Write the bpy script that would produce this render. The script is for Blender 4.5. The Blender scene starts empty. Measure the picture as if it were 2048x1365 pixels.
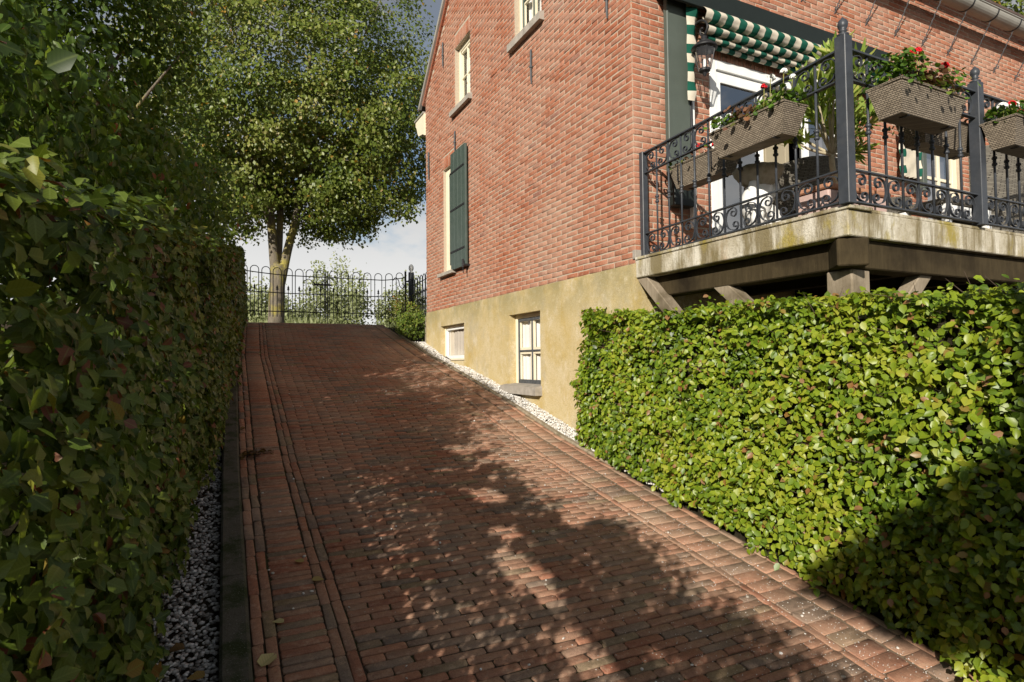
import bpy, math, random
import numpy as np
from mathutils import Vector, Matrix
random.seed(7); rng = np.random.default_rng(11)
sc = bpy.context.scene
COL = sc.collection
R = math.radians
Vec = lambda a: Vector([float(q) for q in a])

# ------------------------------------------------------------------ camera
cam = bpy.data.cameras.new('camera'); co = bpy.data.objects.new('camera', cam); COL.objects.link(co)
F_PX = 1208.5; cam.sensor_width = 36.0; cam.lens = F_PX / 2048 * 36.0
cam.clip_start = 0.05; cam.clip_end = 3000
yaw, pit, rol = R(26.354683), R(1.870462), R(-0.591275)
fw = Vector((math.sin(yaw)*math.cos(pit), math.cos(yaw)*math.cos(pit), math.sin(pit)))
ri = Vector((math.cos(yaw), -math.sin(yaw), 0)); up = ri.cross(fw)
r2 = math.cos(rol)*ri + math.sin(rol)*up; u2 = -math.sin(rol)*ri + math.cos(rol)*up
EYE = Vector((0, 0, 1.9))
m = Matrix((r2, u2, -fw)).transposed().to_4x4(); m.translation = EYE
co.matrix_world = m
sc.camera = co
sc.render.resolution_x = 1024; sc.render.resolution_y = 682

# ------------------------------------------------------------------ sun, sky, exposure
SUN = Vector((1.0, 0.93, -0.552)).normalized()          # direction the light travels
sl = bpy.data.lights.new('sun', 'SUN'); sl.energy = 4.6; sl.angle = R(0.5); sl.color = (1.0, 0.93, 0.82)
so = bpy.data.objects.new('sun', sl); COL.objects.link(so)
so.rotation_euler = SUN.to_track_quat('-Z', 'Y').to_euler(); so.location = (-10, -10, 12)
w = bpy.data.worlds.new('World'); sc.world = w; w.use_nodes = True
nt = w.node_tree; nt.nodes.clear()
def N(t, **k):
    n = nt.nodes.new(t)
    for a, b in k.items(): setattr(n, a, b)
    return n
out = N('ShaderNodeOutputWorld'); bg = N('ShaderNodeBackground'); bg.inputs[1].default_value = 0.076
sky = N('ShaderNodeTexSky', sky_type='NISHITA'); sky.sun_disc = False
sky.sun_elevation = R(22.4); sky.sun_rotation = math.atan2(-SUN.x, -SUN.y)
tc = N('ShaderNodeTexCoord'); mp = N('ShaderNodeMapping'); mp.inputs['Scale'].default_value = (1, 1, 2.2)
mp.inputs['Location'].default_value = (0.35, 0.1, 0.0)
nz = N('ShaderNodeTexNoise'); nz.inputs['Scale'].default_value = 2.3; nz.inputs['Detail'].default_value = 9; nz.inputs['Roughness'].default_value = 0.55
sep = N('ShaderNodeSeparateXYZ')
cov = N('ShaderNodeMapRange'); cov.inputs[1].default_value = 0.0; cov.inputs[2].default_value = 0.62; cov.inputs[3].default_value = 0.27; cov.inputs[4].default_value = -0.06
add = N('ShaderNodeMath', operation='ADD')
ramp = N('ShaderNodeMapRange', interpolation_type='SMOOTHSTEP'); ramp.inputs[1].default_value = 0.50; ramp.inputs[2].default_value = 0.62
cl = N('ShaderNodeMapRange'); cl.inputs[1].default_value = 0.12; cl.inputs[2].default_value = 0.50; cl.inputs[3].default_value = 1.0; cl.inputs[4].default_value = 0.0
ccol = N('ShaderNodeMix', data_type='RGBA'); ccol.inputs[6].default_value = (2.5, 2.6, 2.75, 1); ccol.inputs[7].default_value = (8.2, 8.2, 8.1, 1)
mixs = N('ShaderNodeMix', data_type='RGBA')
L = nt.links.new
L(tc.outputs['Generated'], mp.inputs[0]); L(mp.outputs[0], nz.inputs['Vector']); L(tc.outputs['Generated'], sep.inputs[0])
L(sep.outputs[2], cov.inputs[0]); L(nz.outputs[0], add.inputs[0]); L(cov.outputs[0], add.inputs[1]); L(add.outputs[0], ramp.inputs[0])
L(sep.outputs[2], cl.inputs[0]); L(cl.outputs[0], ccol.inputs[0])
gm = N('ShaderNodeMapRange'); gm.inputs[1].default_value = 0.3; gm.inputs[2].default_value = 0.55; gm.inputs[3].default_value = 0.0; gm.inputs[4].default_value = 0.75
L(sep.outputs[2], gm.inputs[0]); mx = N('ShaderNodeMath', operation='MAXIMUM'); L(ramp.outputs[0], mx.inputs[0]); L(gm.outputs[0], mx.inputs[1])
L(mx.outputs[0], mixs.inputs[0]); L(sky.outputs[0], mixs.inputs[6]); L(ccol.outputs[2], mixs.inputs[7])
L(mixs.outputs[2], bg.inputs[0]); L(bg.outputs[0], out.inputs[0])
sc.view_settings.view_transform = 'Standard'; sc.view_settings.look = 'None'
sc.view_settings.exposure = 0.42; sc.view_settings.gamma = 1.0; sc.view_settings.use_curve_mapping = False
sc.render.engine = 'CYCLES'
cy = sc.cycles; cy.use_denoising = True; cy.max_bounces = 6; cy.diffuse_bounces = 3; cy.glossy_bounces = 3
cy.transmission_bounces = 4; cy.transparent_max_bounces = 8; cy.caustics_reflective = False; cy.caustics_refractive = False
cy.sample_clamp_indirect = 6

# ------------------------------------------------------------------ helpers
KY = [-40, -6, 0, 2.5, 5.3, 6.5, 8.6, 9.5, 10.4, 11.6, 12.4, 13.2, 14.5, 17, 22, 30, 60, 1500]
KZ = [-1.0, -0.85, .14, .6, 1.12, 1.40, 1.835, 2.0, 2.21, 2.49, 2.67, 2.71, 2.70, 2.6, 2.0, 1.1, 0.6, 0.3]
def G(y): return np.interp(y, KY, KZ)
KX = lambda y: np.interp(y, [-10, 2.6, 4.9, 9.6, 12.5], [.14, .15, .185, .31, .47])      # left edge of the paving
def vnoise(P, freq, seed=0):
    Q = np.asarray(P, float)*freq + seed*17.31; I = np.floor(Q).astype(np.int64); f = Q - I; f = f*f*(3-2*f)
    d = Q.shape[1]; res = np.zeros(len(Q))
    prim = np.array([374761393, 668265263, 2147483647-58])[:d]
    for c in range(2**d):
        b = np.array([(c >> k) & 1 for k in range(d)])
        h = ((I + b)*prim).sum(1) + seed*974711
        h = (h ^ (h >> 13))*1274126177 & 0x7fffffff; h = (h ^ (h >> 16)) & 0xffff
        res += h/65535.0*np.prod(np.where(b, f, 1-f), axis=1)
    return res
def link(o, parent=None):
    COL.objects.link(o)
    if parent is not None:
        o.parent = parent
        if parent.type == 'EMPTY': o.location = -Vector(parent.location)
    return o
def tag(o, label=None, cat=None, group=None, kind=None):
    if label: o['label'] = label
    if cat: o['category'] = cat
    if group: o['group'] = group
    if kind: o['kind'] = kind
    return o
def thing(name, label, cat, loc=(0, 0, 0), group=None):
    o = bpy.data.objects.new(name, None); o.empty_display_size = .1; o.location = loc; COL.objects.link(o)
    return tag(o, label, cat, group)
class MB:
    def __init__(s): s.v = []; s.f = []; s.mi = []; s.cur = 0
    def add(s, vs, fs):
        b = len(s.v); s.v += [tuple(map(float, p)) for p in vs]; s.f += [tuple(b+i for i in f) for f in fs]; s.mi += [s.cur]*len(fs); return s
    def obox(s, c, ax, h, ch=0.0):
        c = Vector(c); ax = [Vector(a).normalized() for a in ax]; h = list(h)
        if ch <= 0:
            vs = [c + ax[0]*h[0]*i + ax[1]*h[1]*j + ax[2]*h[2]*k for k in (-1, 1) for j in (-1, 1) for i in (-1, 1)]
            return s.add(vs, [(0, 2, 3, 1), (4, 5, 7, 6), (0, 1, 5, 4), (2, 6, 7, 3), (0, 4, 6, 2), (1, 3, 7, 5)])
        vs = []; idx = {}
        for i in (-1, 1):
            for j in (-1, 1):
                for k in (-1, 1):
                    for a in range(3):
                        q = [h[0], h[1], h[2]]
                        for b in range(3):
                            if b != a: q[b] -= ch
                        idx[(i, j, k, a)] = len(vs); vs.append(c + ax[0]*q[0]*i + ax[1]*q[1]*j + ax[2]*q[2]*k)
        fs = []
        for a in range(3):
            b, d = (a+1) % 3, (a+2) % 3
            for sg in (-1, 1):
                loop = []
                for (p, q) in ((-1, -1), (1, -1), (1, 1), (-1, 1)):
                    key = [0, 0, 0]; key[a] = sg; key[b] = p; key[d] = q; loop.append(idx[(*key, a)])
                fs.append(tuple(loop if sg > 0 else loop[::-1]))
            for p in (-1, 1):
                for q in (-1, 1):
                    k1 = [0, 0, 0]; k1[b] = p; k1[d] = q; k1[a] = -1; k2 = list(k1); k2[a] = 1
                    l = (idx[(*k1, b)], idx[(*k2, b)], idx[(*k2, d)], idx[(*k1, d)]); fs.append(l if p*q < 0 else l[::-1])
        for i in (-1, 1):
            for j in (-1, 1):
                for k in (-1, 1):
                    l = tuple(idx[(i, j, k, a)] for a in range(3)); fs.append(l if i*j*k > 0 else l[::-1])
        return s.add(vs, fs)
    def box(s, a, b, ch=0.0):
        c = [(a[i]+b[i])/2 for i in range(3)]; h = [abs(b[i]-a[i])/2 for i in range(3)]
        return s.obox(c, ((1, 0, 0), (0, 1, 0), (0, 0, 1)), h, ch)
    def bar(s, a, b, wd, th, upv=(0, 0, 1), ch=0.0):
        a, b = Vector(a), Vector(b); d = (b-a); n = Vector(upv); x = d.cross(n)
        if x.length < 1e-6: x = d.cross(Vector((1, 0, 0)))
        x.normalize(); n = x.cross(d).normalized()
        return s.obox((a+b)/2, (d, x, n), (d.length/2, wd/2, th/2), ch)
    def tube(s, pts, rad, n=8, cap=True):
        P = [Vector(p) for p in pts]; rad = rad if hasattr(rad, '__len__') else [rad]*len(P); vs = []; prev = None
        for i, p in enumerate(P):
            t = (P[min(i+1, len(P)-1)] - P[max(i-1, 0)])
            if t.length < 1e-9: t = Vector((0, 0, 1))
            t.normalize()
            if prev is None: x = t.cross(Vector((0.31, 0.17, 0.93))); x = x if x.length > .05 else t.cross(Vector((1, 0, 0)))
            else: x = prev - t*prev.dot(t)
            x.normalize(); y = t.cross(x); prev = x
            vs += [p + float(rad[i])*(math.cos(2*math.pi*k/n)*x + math.sin(2*math.pi*k/n)*y) for k in range(n)]
        fs = [(i*n+k, i*n+(k+1) % n, (i+1)*n+(k+1) % n, (i+1)*n+k) for i in range(len(P)-1) for k in range(n)]
        if cap: fs += [tuple(range(n))[::-1], tuple((len(P)-1)*n+k for k in range(n))]
        return s.add(vs, fs)
    def lathe(s, prof, c, n=16, flute=0.0, nf=10, sq=1.0):
        vs = []; c = Vector(c)
        for r, z in prof:
            for k in range(n):
                a = 2*math.pi*k/n; rr = r*(1+flute*math.cos(nf*a)); vs.append(c + Vector((rr*math.cos(a), rr*math.sin(a)*sq, z)))
        m_ = len(prof)
        fs = [(i*n+k, i*n+(k+1) % n, (i+1)*n+(k+1) % n, (i+1)*n+k) for i in range(m_-1) for k in range(n)]
        fs += [tuple(range(n))[::-1], tuple((m_-1)*n+k for k in range(n))]
        return s.add(vs, fs)
    def ribbon(s, pts, nrm, wd, th):
        P = [Vector(p) for p in pts]; nrm = Vector(nrm).normalized(); vs = []
        for i, p in enumerate(P):
            t = (P[min(i+1, len(P)-1)] - P[max(i-1, 0)]).normalized(); x = t.cross(nrm)
            vs += [p + nrm*wd/2 + x*th/2, p - nrm*wd/2 + x*th/2, p - nrm*wd/2 - x*th/2, p + nrm*wd/2 - x*th/2]
        fs = [(i*4+k, (i+1)*4+k, (i+1)*4+(k+1) % 4, i*4+(k+1) % 4) for i in range(len(P)-1) for k in range(4)]
        q = (len(P)-1)*4; fs += [(0, 1, 2, 3), (q+3, q+2, q+1, q)]
        return s.add(vs, fs)
    def prism(s, poly, ax, a, b):
        vs = []
        for t in (a, b):
            for (p, q) in poly:
                v = [p, q]; v.insert(ax, t); vs.append(v)
        n = len(poly)
        return s.add(vs, [tuple(range(n))[::-1], tuple(range(n, 2*n))] + [(i, (i+1) % n, n+(i+1) % n, n+i) for i in range(n)])
    def mesh(s, name, mats, smooth=False):
        me = bpy.data.meshes.new(name); me.from_pydata(s.v, [], s.f)
        for mm in (mats if isinstance(mats, (list, tuple)) else [mats]): me.materials.append(mm)
        if any(s.mi): me.polygons.foreach_set('material_index', s.mi)
        if smooth: me.polygons.foreach_set('use_smooth', [True]*len(s.f))
        me.update(); return me
    def build(s, name, mats, parent=None, smooth=False, label=None, kind=None):
        o = bpy.data.objects.new(name, s.mesh(name, mats, smooth)); link(o, parent); return tag(o, label, None, None, kind)
def mesh_np(name, V, T, mat, attrs=None, smooth=False):
    me = bpy.data.meshes.new(name); V = np.ascontiguousarray(V, np.float32); T = np.ascontiguousarray(T, np.int32); k = T.shape[1]
    me.vertices.add(len(V)); me.vertices.foreach_set('co', V.ravel()); me.loops.add(T.size); me.loops.foreach_set('vertex_index', T.ravel())
    me.polygons.add(len(T)); me.polygons.foreach_set('loop_start', np.arange(0, T.size, k, dtype=np.int32))
    me.materials.append(mat)
    if smooth: me.polygons.foreach_set('use_smooth', np.ones(len(T), bool))
    me.update(calc_edges=True)
    for nm, (ty, arr) in (attrs or {}).items():
        a = me.attributes.new(nm, ty, 'POINT'); a.data.foreach_set('value' if ty == 'FLOAT' else 'vector', np.ascontiguousarray(arr, np.float32).ravel())
    return me

# ------------------------------------------------------------------ materials
class Mat:
    def __init__(s, name, rough=.7, spec=.3, metal=0.0):
        s.m = bpy.data.materials.new(name); s.m.use_nodes = True; s.nt = s.m.node_tree; s.b = s.nt.nodes['Principled BSDF']
        s.b.inputs['Roughness'].default_value = rough; s.b.inputs['Specular IOR Level'].default_value = spec; s.b.inputs['Metallic'].default_value = metal
        s.L = s.nt.links.new; s._pos = None
    def n(s, t, **k):
        x = s.nt.nodes.new(t)
        for a, b in k.items(): setattr(x, a, b)
        return x
    def pos(s):
        if not s._pos: s._pos = s.n('ShaderNodeNewGeometry').outputs['Position']
        return s._pos
    def noise(s, scale, detail=4, rough=.55, stretch=None, src=None):
        v = src or s.pos()
        if stretch:
            mp_ = s.n('ShaderNodeMapping'); mp_.inputs['Scale'].default_value = stretch; s.L(v, mp_.inputs[0]); v = mp_.outputs[0]
        x = s.n('ShaderNodeTexNoise'); x.inputs['Scale'].default_value = scale; x.inputs['Detail'].default_value = detail; x.inputs['Roughness'].default_value = rough
        s.L(v, x.inputs['Vector']); return x.outputs[0]
    def attr(s, name): x = s.n('ShaderNodeAttribute', attribute_name=name); return x
    def ramp(s, f, stops, interp='LINEAR'):
        r = s.n('ShaderNodeValToRGB'); r.color_ramp.interpolation = interp; e = r.color_ramp.elements
        while len(e) < len(stops): e.new(.5)
        for i, (p, c) in enumerate(stops): e[i].position = p; e[i].color = (*c, 1) if len(c) == 3 else c
        s.L(f, r.inputs[0]); return r.outputs[0]
    def mix(s, f, a, b, mode='MIX'):
        x = s.n('ShaderNodeMix', data_type='RGBA', blend_type=mode)
        for sock, val in ((0, f), (6, a), (7, b)):
            if isinstance(val, (int, float)): x.inputs[sock].default_value = val
            elif isinstance(val, tuple): x.inputs[sock].default_value = (*val, 1)
            else: s.L(val, x.inputs[sock])
        return x.outputs[2]
    def mr(s, f, a, b, c=0., d=1.):
        x = s.n('ShaderNodeMapRange'); s.L(f, x.inputs[0])
        for i, q in enumerate((a, b, c, d)): x.inputs[i+1].default_value = q
        return x.outputs[0]
    def math(s, op, a, b):
        x = s.n('ShaderNodeMath', operation=op)
        for i, q in enumerate((a, b)):
            if isinstance(q, (int, float)): x.inputs[i].default_value = q
            else: s.L(q, x.inputs[i])
        return x.outputs[0]
    def bump(s, h, st=.4, d=.01):
        x = s.n('ShaderNodeBump'); x.inputs['Strength'].default_value = st; x.inputs['Distance'].default_value = d; s.L(h, x.inputs['Height']); s.L(x.outputs[0], s.b.inputs['Normal'])
    def col(s, c):
        if isinstance(c, tuple): s.b.inputs['Base Color'].default_value = (*c, 1)
        else: s.L(c, s.b.inputs['Base Color'])
        return s
def simple(name, c, rough=.6, spec=.3, var=.12, scale=9, bump=0., metal=0., dirt=None):
    a = Mat(name, rough, spec, metal); nz_ = a.noise(scale, 5)
    c2 = a.mix(a.mr(nz_, .3, .7), tuple(x*(1-var) for x in c), tuple(min(1, x*(1+var)) for x in c))
    if dirt: c2 = a.mix(a.mr(a.noise(scale*.45, 6, .65), .52, .7, 0, dirt[1]), c2, dirt[0])
    a.col(c2)
    if bump: a.bump(a.noise(scale*12, 4), bump, .004)
    return a.m
def leafmat(name, stops, transl=.3, rough=.42, spec=.35, vein=True):
    a = Mat(name, rough, spec); c = a.ramp(a.attr('tint').outputs['Fac'], stops)
    if vein:
        lc = a.n('ShaderNodeSeparateXYZ'); a.L(a.attr('lc').outputs['Vector'], lc.inputs[0])
        av = a.math('ABSOLUTE', lc.outputs[1], 0.); mid = a.mr(av, .0, .05, 1., 0.)
        st = a.math('SINE', a.math('MULTIPLY', a.math('SUBTRACT', lc.outputs[0], a.math('MULTIPLY', av, .8)), 46.), 0.)
        c = a.mix(a.mr(st, .2, 1., 0., .38), c, a.mix(1.0, c, (.62, .66, .5), 'MULTIPLY')); c = a.mix(a.math('MULTIPLY', mid, .35), c, (.22, .28, .07))
    a.col(c)
    tr = a.n('ShaderNodeBsdfTranslucent'); a.L(a.mix(1.0, c, (1.25, 1.2, .55), 'MULTIPLY'), tr.inputs[0]); ms = a.n('ShaderNodeMixShader'); ms.inputs[0].default_value = transl
    a.L(a.b.outputs[0], ms.inputs[1]); a.L(tr.outputs[0], ms.inputs[2]); a.L(ms.outputs[0], a.nt.nodes['Material Output'].inputs[0])
    return a.m
def brickmat(name, stops, grime, bsc=160, bst=.6):
    a = Mat(name, .85, .2); c = a.ramp(a.attr('tint').outputs['Fac'], stops)
    f1 = a.noise(34, 6, .7); c = a.mix(a.mr(f1, .42, .70, 0, .75), c, a.mix(1., c, (.60, .55, .55), 'MULTIPLY')); c = a.mix(a.mr(a.noise(23, 5, .7), .52, .72, 0, .6), c, grime[0])
    f2 = a.noise(1.1, 6, .6); c = a.mix(a.mr(f2, .42, .72, 0, grime[1]), c, grime[0])
    c = a.mix(a.mr(a.noise(bsc, 4, .75), .56, .72, 0, .55), c, grime[0]); c = a.mix(a.mr(a.noise(bsc*.8, 4, .75), .50, .34, 0, .6), c, a.mix(1., c, (.42, .40, .40), 'MULTIPLY')); a.col(c)
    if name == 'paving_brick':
        sx_ = a.n('ShaderNodeSeparateXYZ'); a.L(a.pos(), sx_.inputs[0]); c = a.mix(a.math('MULTIPLY', a.mr(sx_.outputs[0], 1.9, 2.9, 0, .42), a.mr(a.noise(3.5, 6, .7), .3, .7, .25, 1.)), c, (.58, .38, .26)); a.col(c)  # pale dust towards the right edge; also paints the sunlit strip brighter
    h = a.math('ADD', a.noise(bsc, 5, .7), a.math('MULTIPLY', a.noise(26, 3), 1.5)); a.bump(h, bst, .006); return a.m
M = {}
M['brick'] = brickmat('wall_brick', [(0, (.31, .096, .05)), (.15, (.40, .135, .068)), (.4, (.425, .162, .09)), (.65, (.44, .19, .118)), (.9, (.43, .215, .145)), (1, (.27, .12, .088))], ((.49, .315, .23), .55))
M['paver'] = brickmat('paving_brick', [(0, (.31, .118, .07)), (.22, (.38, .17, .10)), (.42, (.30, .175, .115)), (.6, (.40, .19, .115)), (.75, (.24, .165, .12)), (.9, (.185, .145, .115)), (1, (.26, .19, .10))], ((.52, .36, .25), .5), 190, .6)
a = Mat('mortar', .95, .1); a.col(a.mix(a.noise(30, 5), (.38, .31, .235), (.54, .46, .36))); a.bump(a.noise(220, 3), .5, .004); M['mortar'] = a.m
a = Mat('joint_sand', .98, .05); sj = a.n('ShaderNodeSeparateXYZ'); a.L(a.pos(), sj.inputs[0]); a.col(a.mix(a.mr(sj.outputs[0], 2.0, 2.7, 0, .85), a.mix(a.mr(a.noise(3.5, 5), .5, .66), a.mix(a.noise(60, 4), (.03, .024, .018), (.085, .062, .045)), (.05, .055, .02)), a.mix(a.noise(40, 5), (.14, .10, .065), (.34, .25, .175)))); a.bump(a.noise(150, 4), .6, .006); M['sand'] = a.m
a = Mat('soil', .98, .05); a.col(a.mix(a.noise(9, 6), (.035, .027, .018), (.085, .065, .045))); a.bump(a.noise(40, 4), .6, .02); M['soil'] = a.m
# yellowed stucco
a = Mat('stucco', .9, .15)
c = a.mix(a.mr(a.noise(1.3, 8, .68), .35, .65), (.53, .41, .19), (.60, .50, .31))
c = a.mix(a.mr(a.noise(2.2, 8, .7, (1, 1, .62)), .48, .66, 0, .75), c, (.47, .325, .075))
c = a.mix(a.mr(a.noise(1.9, 8, .7, (1, .8, .6), ), .54, .68, 0, .8), c, (.40, .35, .25))
c = a.mix(a.mr(a.noise(4.3, 8, .74, (1, 1, .8)), .53, .70, 0, .7), c, (.70, .63, .50))
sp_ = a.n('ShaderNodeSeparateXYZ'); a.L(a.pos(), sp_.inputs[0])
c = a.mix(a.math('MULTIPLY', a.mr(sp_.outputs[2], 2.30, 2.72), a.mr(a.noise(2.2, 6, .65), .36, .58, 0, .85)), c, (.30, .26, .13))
c = a.mix(a.mr(a.noise(9, 7, .75), .52, .66, 0, .5), c, (.42, .31, .10)); c = a.mix(a.mr(a.noise(13, 6, .75), .55, .68, 0, .45), c, (.68, .60, .44)); c = a.mix(a.mr(a.noise(70, 4, .75), .50, .64, 0, .6), c, (.33, .26, .13))
c = a.mix(a.mr(a.noise(75, 3, .7), .58, .7, 0, .4), c, (.74, .68, .54))
a.col(c); a.bump(a.noise(110, 5, .75), .8, .008); M['stucco'] = a.m
# stained concrete
a = Mat('stained_concrete', .92, .15); c = a.mix(a.mr(a.noise(6, 8, .7), .35, .65), (.36, .31, .21), (.60, .55, .44))
c = a.mix(a.mr(a.noise(3.1, 6, .65, (1.4, 1.1, .25)), .47, .58, 0, .9), c, (.72, .68, .58))
c = a.mix(a.mr(a.noise(2.9, 7, .68, (1.5, 1.2, .22)), .48, .58, 0, .9), c, (.19, .15, .07))
c = a.mix(a.mr(a.noise(3.3, 7, .7, (1, 1, .6)), .53, .64, 0, .85), c, (.34, .27, .05))
c = a.mix(a.mr(a.noise(5.4, 6, .7, (1, .4, .2)), .58, .72, 0, .55), c, (.40, .20, .07))
c = a.mix(a.mr(a.noise(70, 4, .7), .52, .68, 0, .45), c, (.2, .17, .11))
a.col(c); a.bump(a.noise(60, 7, .75), .9, .01); M['concrete'] = a.m
a = Mat('mossy_kerb', .95, .1); c = a.mix(a.noise(25, 6), (.06, .057, .045), (.12, .11, .09)); c = a.mix(a.mr(a.noise(7, 6, .65), .45, .62), c, (.035, .045, .02)); c = a.mix(a.mr(a.noise(210, 2), .66, .72), c, (.3, .3, .27)); a.col(c); a.bump(a.noise(120, 4), .7, .006); M['kerb'] = a.m
M['edging'] = simple('edging_concrete', (.30, .25, .18), .9, .1, .3, 14, .5, dirt=((.10, .09, .045), .8))
M['stone'] = simple('bluestone', (.36, .325, .28), .8, .2, .18, 12, .35, dirt=((.18, .16, .13), .5))
M['iron'] = simple('painted_iron', (.042, .047, .056), .42, .4, .15, 20, .12, dirt=((.09, .09, .09), .35))
M['black'] = simple('black_iron', (.018, .018, .02), .5, .35, .2, 25)
M['anchor'] = simple('grey_iron', (.075, .08, .085), .6, .3, .25, 25, .1)
M['zinc'] = simple('zinc', (.31, .295, .26), .55, .35, .12, 4, .05, metal=.0)
M['white'] = simple('white_paint', (.80, .80, .78), .45, .35, .04, 7, dirt=((.55, .53, .47), .35))
M['cream'] = simple('cream_paint', (.78, .705, .53), .45, .35, .05, 7, dirt=((.55, .45, .28), .3))
M['green'] = simple('green_paint', (.055, .078, .066), .45, .35, .10, 14, .06, dirt=((.10, .12, .105), .4))
M['greygreen'] = simple('grey_green_paint', (.082, .098, .082), .5, .3, .08, 6, .05)
M['darkgreen'] = simple('dark_green_trim', (.012, .017, .015), .5, .3, .1, 9)
a = Mat('weathered_wood', .88, .15); c = a.mix(a.noise(9, 7, .65, (6, 6, .8)), (.16, .12, .075), (.40, .34, .26)); c = a.mix(a.mr(a.noise(3, 6), .5, .68, 0, .8), c, (.085, .065, .035)); a.col(c); a.bump(a.noise(30, 6, .6, (8, 8, 1)), .5, .006); M['wood'] = a.m
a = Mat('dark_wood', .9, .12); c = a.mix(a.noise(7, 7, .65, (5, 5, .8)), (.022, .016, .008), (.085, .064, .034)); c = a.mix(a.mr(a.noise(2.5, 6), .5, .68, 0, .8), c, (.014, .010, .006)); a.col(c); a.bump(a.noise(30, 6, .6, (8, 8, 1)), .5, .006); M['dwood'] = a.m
a = Mat('awning_green', .85, .1); a.col(a.mix(a.noise(12, 5), (.008, .066, .044), (.014, .095, .064))); a.bump(a.noise(380, 2), .25, .002); M['agreen'] = a.m
a = Mat('awning_white', .85, .1); a.col(a.mix(a.noise(9, 7, .7), (.46, .40, .30), (.66, .61, .52))); a.bump(a.noise(380, 2), .25, .002); M['awhite'] = a.m
# wicker : woven relief in each object's own coordinates
a = Mat('wicker', .6, .3); tx = a.n('ShaderNodeTexCoord'); uvw = tx.outputs['Generated']
bt = a.n('ShaderNodeTexBrick'); bt.offset = .5; bt.inputs['Scale'].default_value = 1.0; bt.inputs['Brick Width'].default_value = .026; bt.inputs['Row Height'].default_value = .0115; bt.inputs['Mortar Size'].default_value = .0024; bt.inputs['Mortar Smooth'].default_value = 1.
sx = a.n('ShaderNodeSeparateXYZ'); a.L(a.pos(), sx.inputs[0]); cb = a.n('ShaderNodeCombineXYZ'); a.L(a.math('ADD', sx.outputs[0], sx.outputs[1]), cb.inputs[0]); a.L(sx.outputs[2], cb.inputs[1]); a.L(cb.outputs[0], bt.inputs['Vector'])
bt.inputs['Color1'].default_value = (.31, .255, .19, 1); bt.inputs['Color2'].default_value = (.21, .17, .125, 1); bt.inputs['Mortar'].default_value = (.035, .028, .022, 1)
a.col(bt.outputs[0]); inv = a.math('SUBTRACT', 1., bt.outputs['Fac']); a.bump(inv, .9, .006); M['wicker'] = a.m
M['wickergrey'] = M['wicker'].copy(); M['wickergrey'].name = 'wicker_grey'
for nd in M['wickergrey'].node_tree.nodes:
    if nd.type == 'TEX_BRICK':
        nd.inputs['Color1'].default_value = (.23, .21, .17, 1); nd.inputs['Color2'].default_value = (.15, .135, .11, 1); nd.inputs['Brick Width'].default_value = .035; nd.inputs['Row Height'].default_value = .012; nd.inputs['Mortar Size'].default_value = .003
# glass
def glassmat(name, refl=.12, tint=(1, 1, 1)):
    a = Mat(name); t = a.n('ShaderNodeBsdfTransparent'); t.inputs[0].default_value = (*tint, 1); g = a.n('ShaderNodeBsdfGlossy'); g.inputs['Roughness'].default_value = .015
    lw = a.n('ShaderNodeLayerWeight'); lw.inputs[0].default_value = .5; f = a.math('ADD', a.math('MULTIPLY', a.math('POWER', lw.outputs['Facing'], 4.), .8), refl); ms = a.n('ShaderNodeMixShader')
    a.L(f, ms.inputs[0]); a.L(t.outputs[0], ms.inputs[1]); a.L(g.outputs[0], ms.inputs[2]); a.L(ms.outputs[0], a.nt.nodes['Material Output'].inputs[0]); return a.m
M['glass'] = glassmat('window_glass', .06); M['doorglass'] = glassmat('door_glass', .45, (.5, .5, .55))
M['curtain'] = simple('curtain', (.80, .79, .75), .9, .1, .06, 3)
M['blind'] = simple('blind', (.60, .54, .46), .9, .1, .06, 3)
M['dark'] = simple('dark_interior', (.02, .018, .016), .9, .1, .1, 3)
M['interior'] = simple('beige_panel', (.34, .29, .20), .6, .2, .06, 3)
a = Mat('aged_shell', .85, .15); c = a.mix(a.noise(14, 6, .65), (.26, .22, .15), (.55, .50, .40)); c = a.mix(a.mr(a.noise(8, 6), .5, .65, 0, .7), c, (.16, .14, .07)); a.col(c); a.bump(a.noise(90, 4), .4, .004); M['shell'] = a.m
M['plaster'] = simple('white_plaster', (.82, .81, .78), .7, .2, .04, 9, .1, dirt=((.6, .52, .42), .3))
M['terra'] = simple('terracotta', (.40, .20, .12), .85, .15, .15, 12, .2)
M['pink'] = simple('faded_pink', (.50, .36, .32), .85, .15, .12, 9, .2, dirt=((.35, .25, .2), .5))
M['blue'] = simple('blue_cloth', (.03, .13, .42), .8, .2, .15, 9)
a = Mat('bark', .95, .1); c = a.mix(a.noise(9, 7, .65, (3, 3, .6)), (.10, .082, .06), (.27, .235, .18)); c = a.mix(a.mr(a.noise(2.2, 7, .68), .49, .62, 0, .9), c, (.36, .31, .07))
a.col(c); a.bump(a.noise(22, 6, .65, (3, 3, .5)), .8, .03); M['bark'] = a.m
M['twig'] = simple('twig', (.075, .055, .04), .95, .1, .3, 20)
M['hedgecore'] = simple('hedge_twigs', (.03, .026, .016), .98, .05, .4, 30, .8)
M['stem'] = simple('green_stem', (.22, .22, .06), .6, .2, .3, 20)
M['greystem'] = simple('grey_stem', (.42, .36, .24), .8, .2, .3, 20, .3)
M['redfl'] = simple('red_petal', (.55, .012, .02), .6, .2, .2, 60); M['whitefl'] = simple('white_petal', (.80, .80, .76), .6, .2, .06, 60)
M['peb_w'] = None
def pebmat(name, stops):
    a = Mat(name, .7, .25); a.col(a.mix(a.mr(a.noise(90, 3), .4, .7, 0, .3), a.ramp(a.attr('tint').outputs['Fac'], stops), (.2, .18, .15))); return a.m
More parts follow.
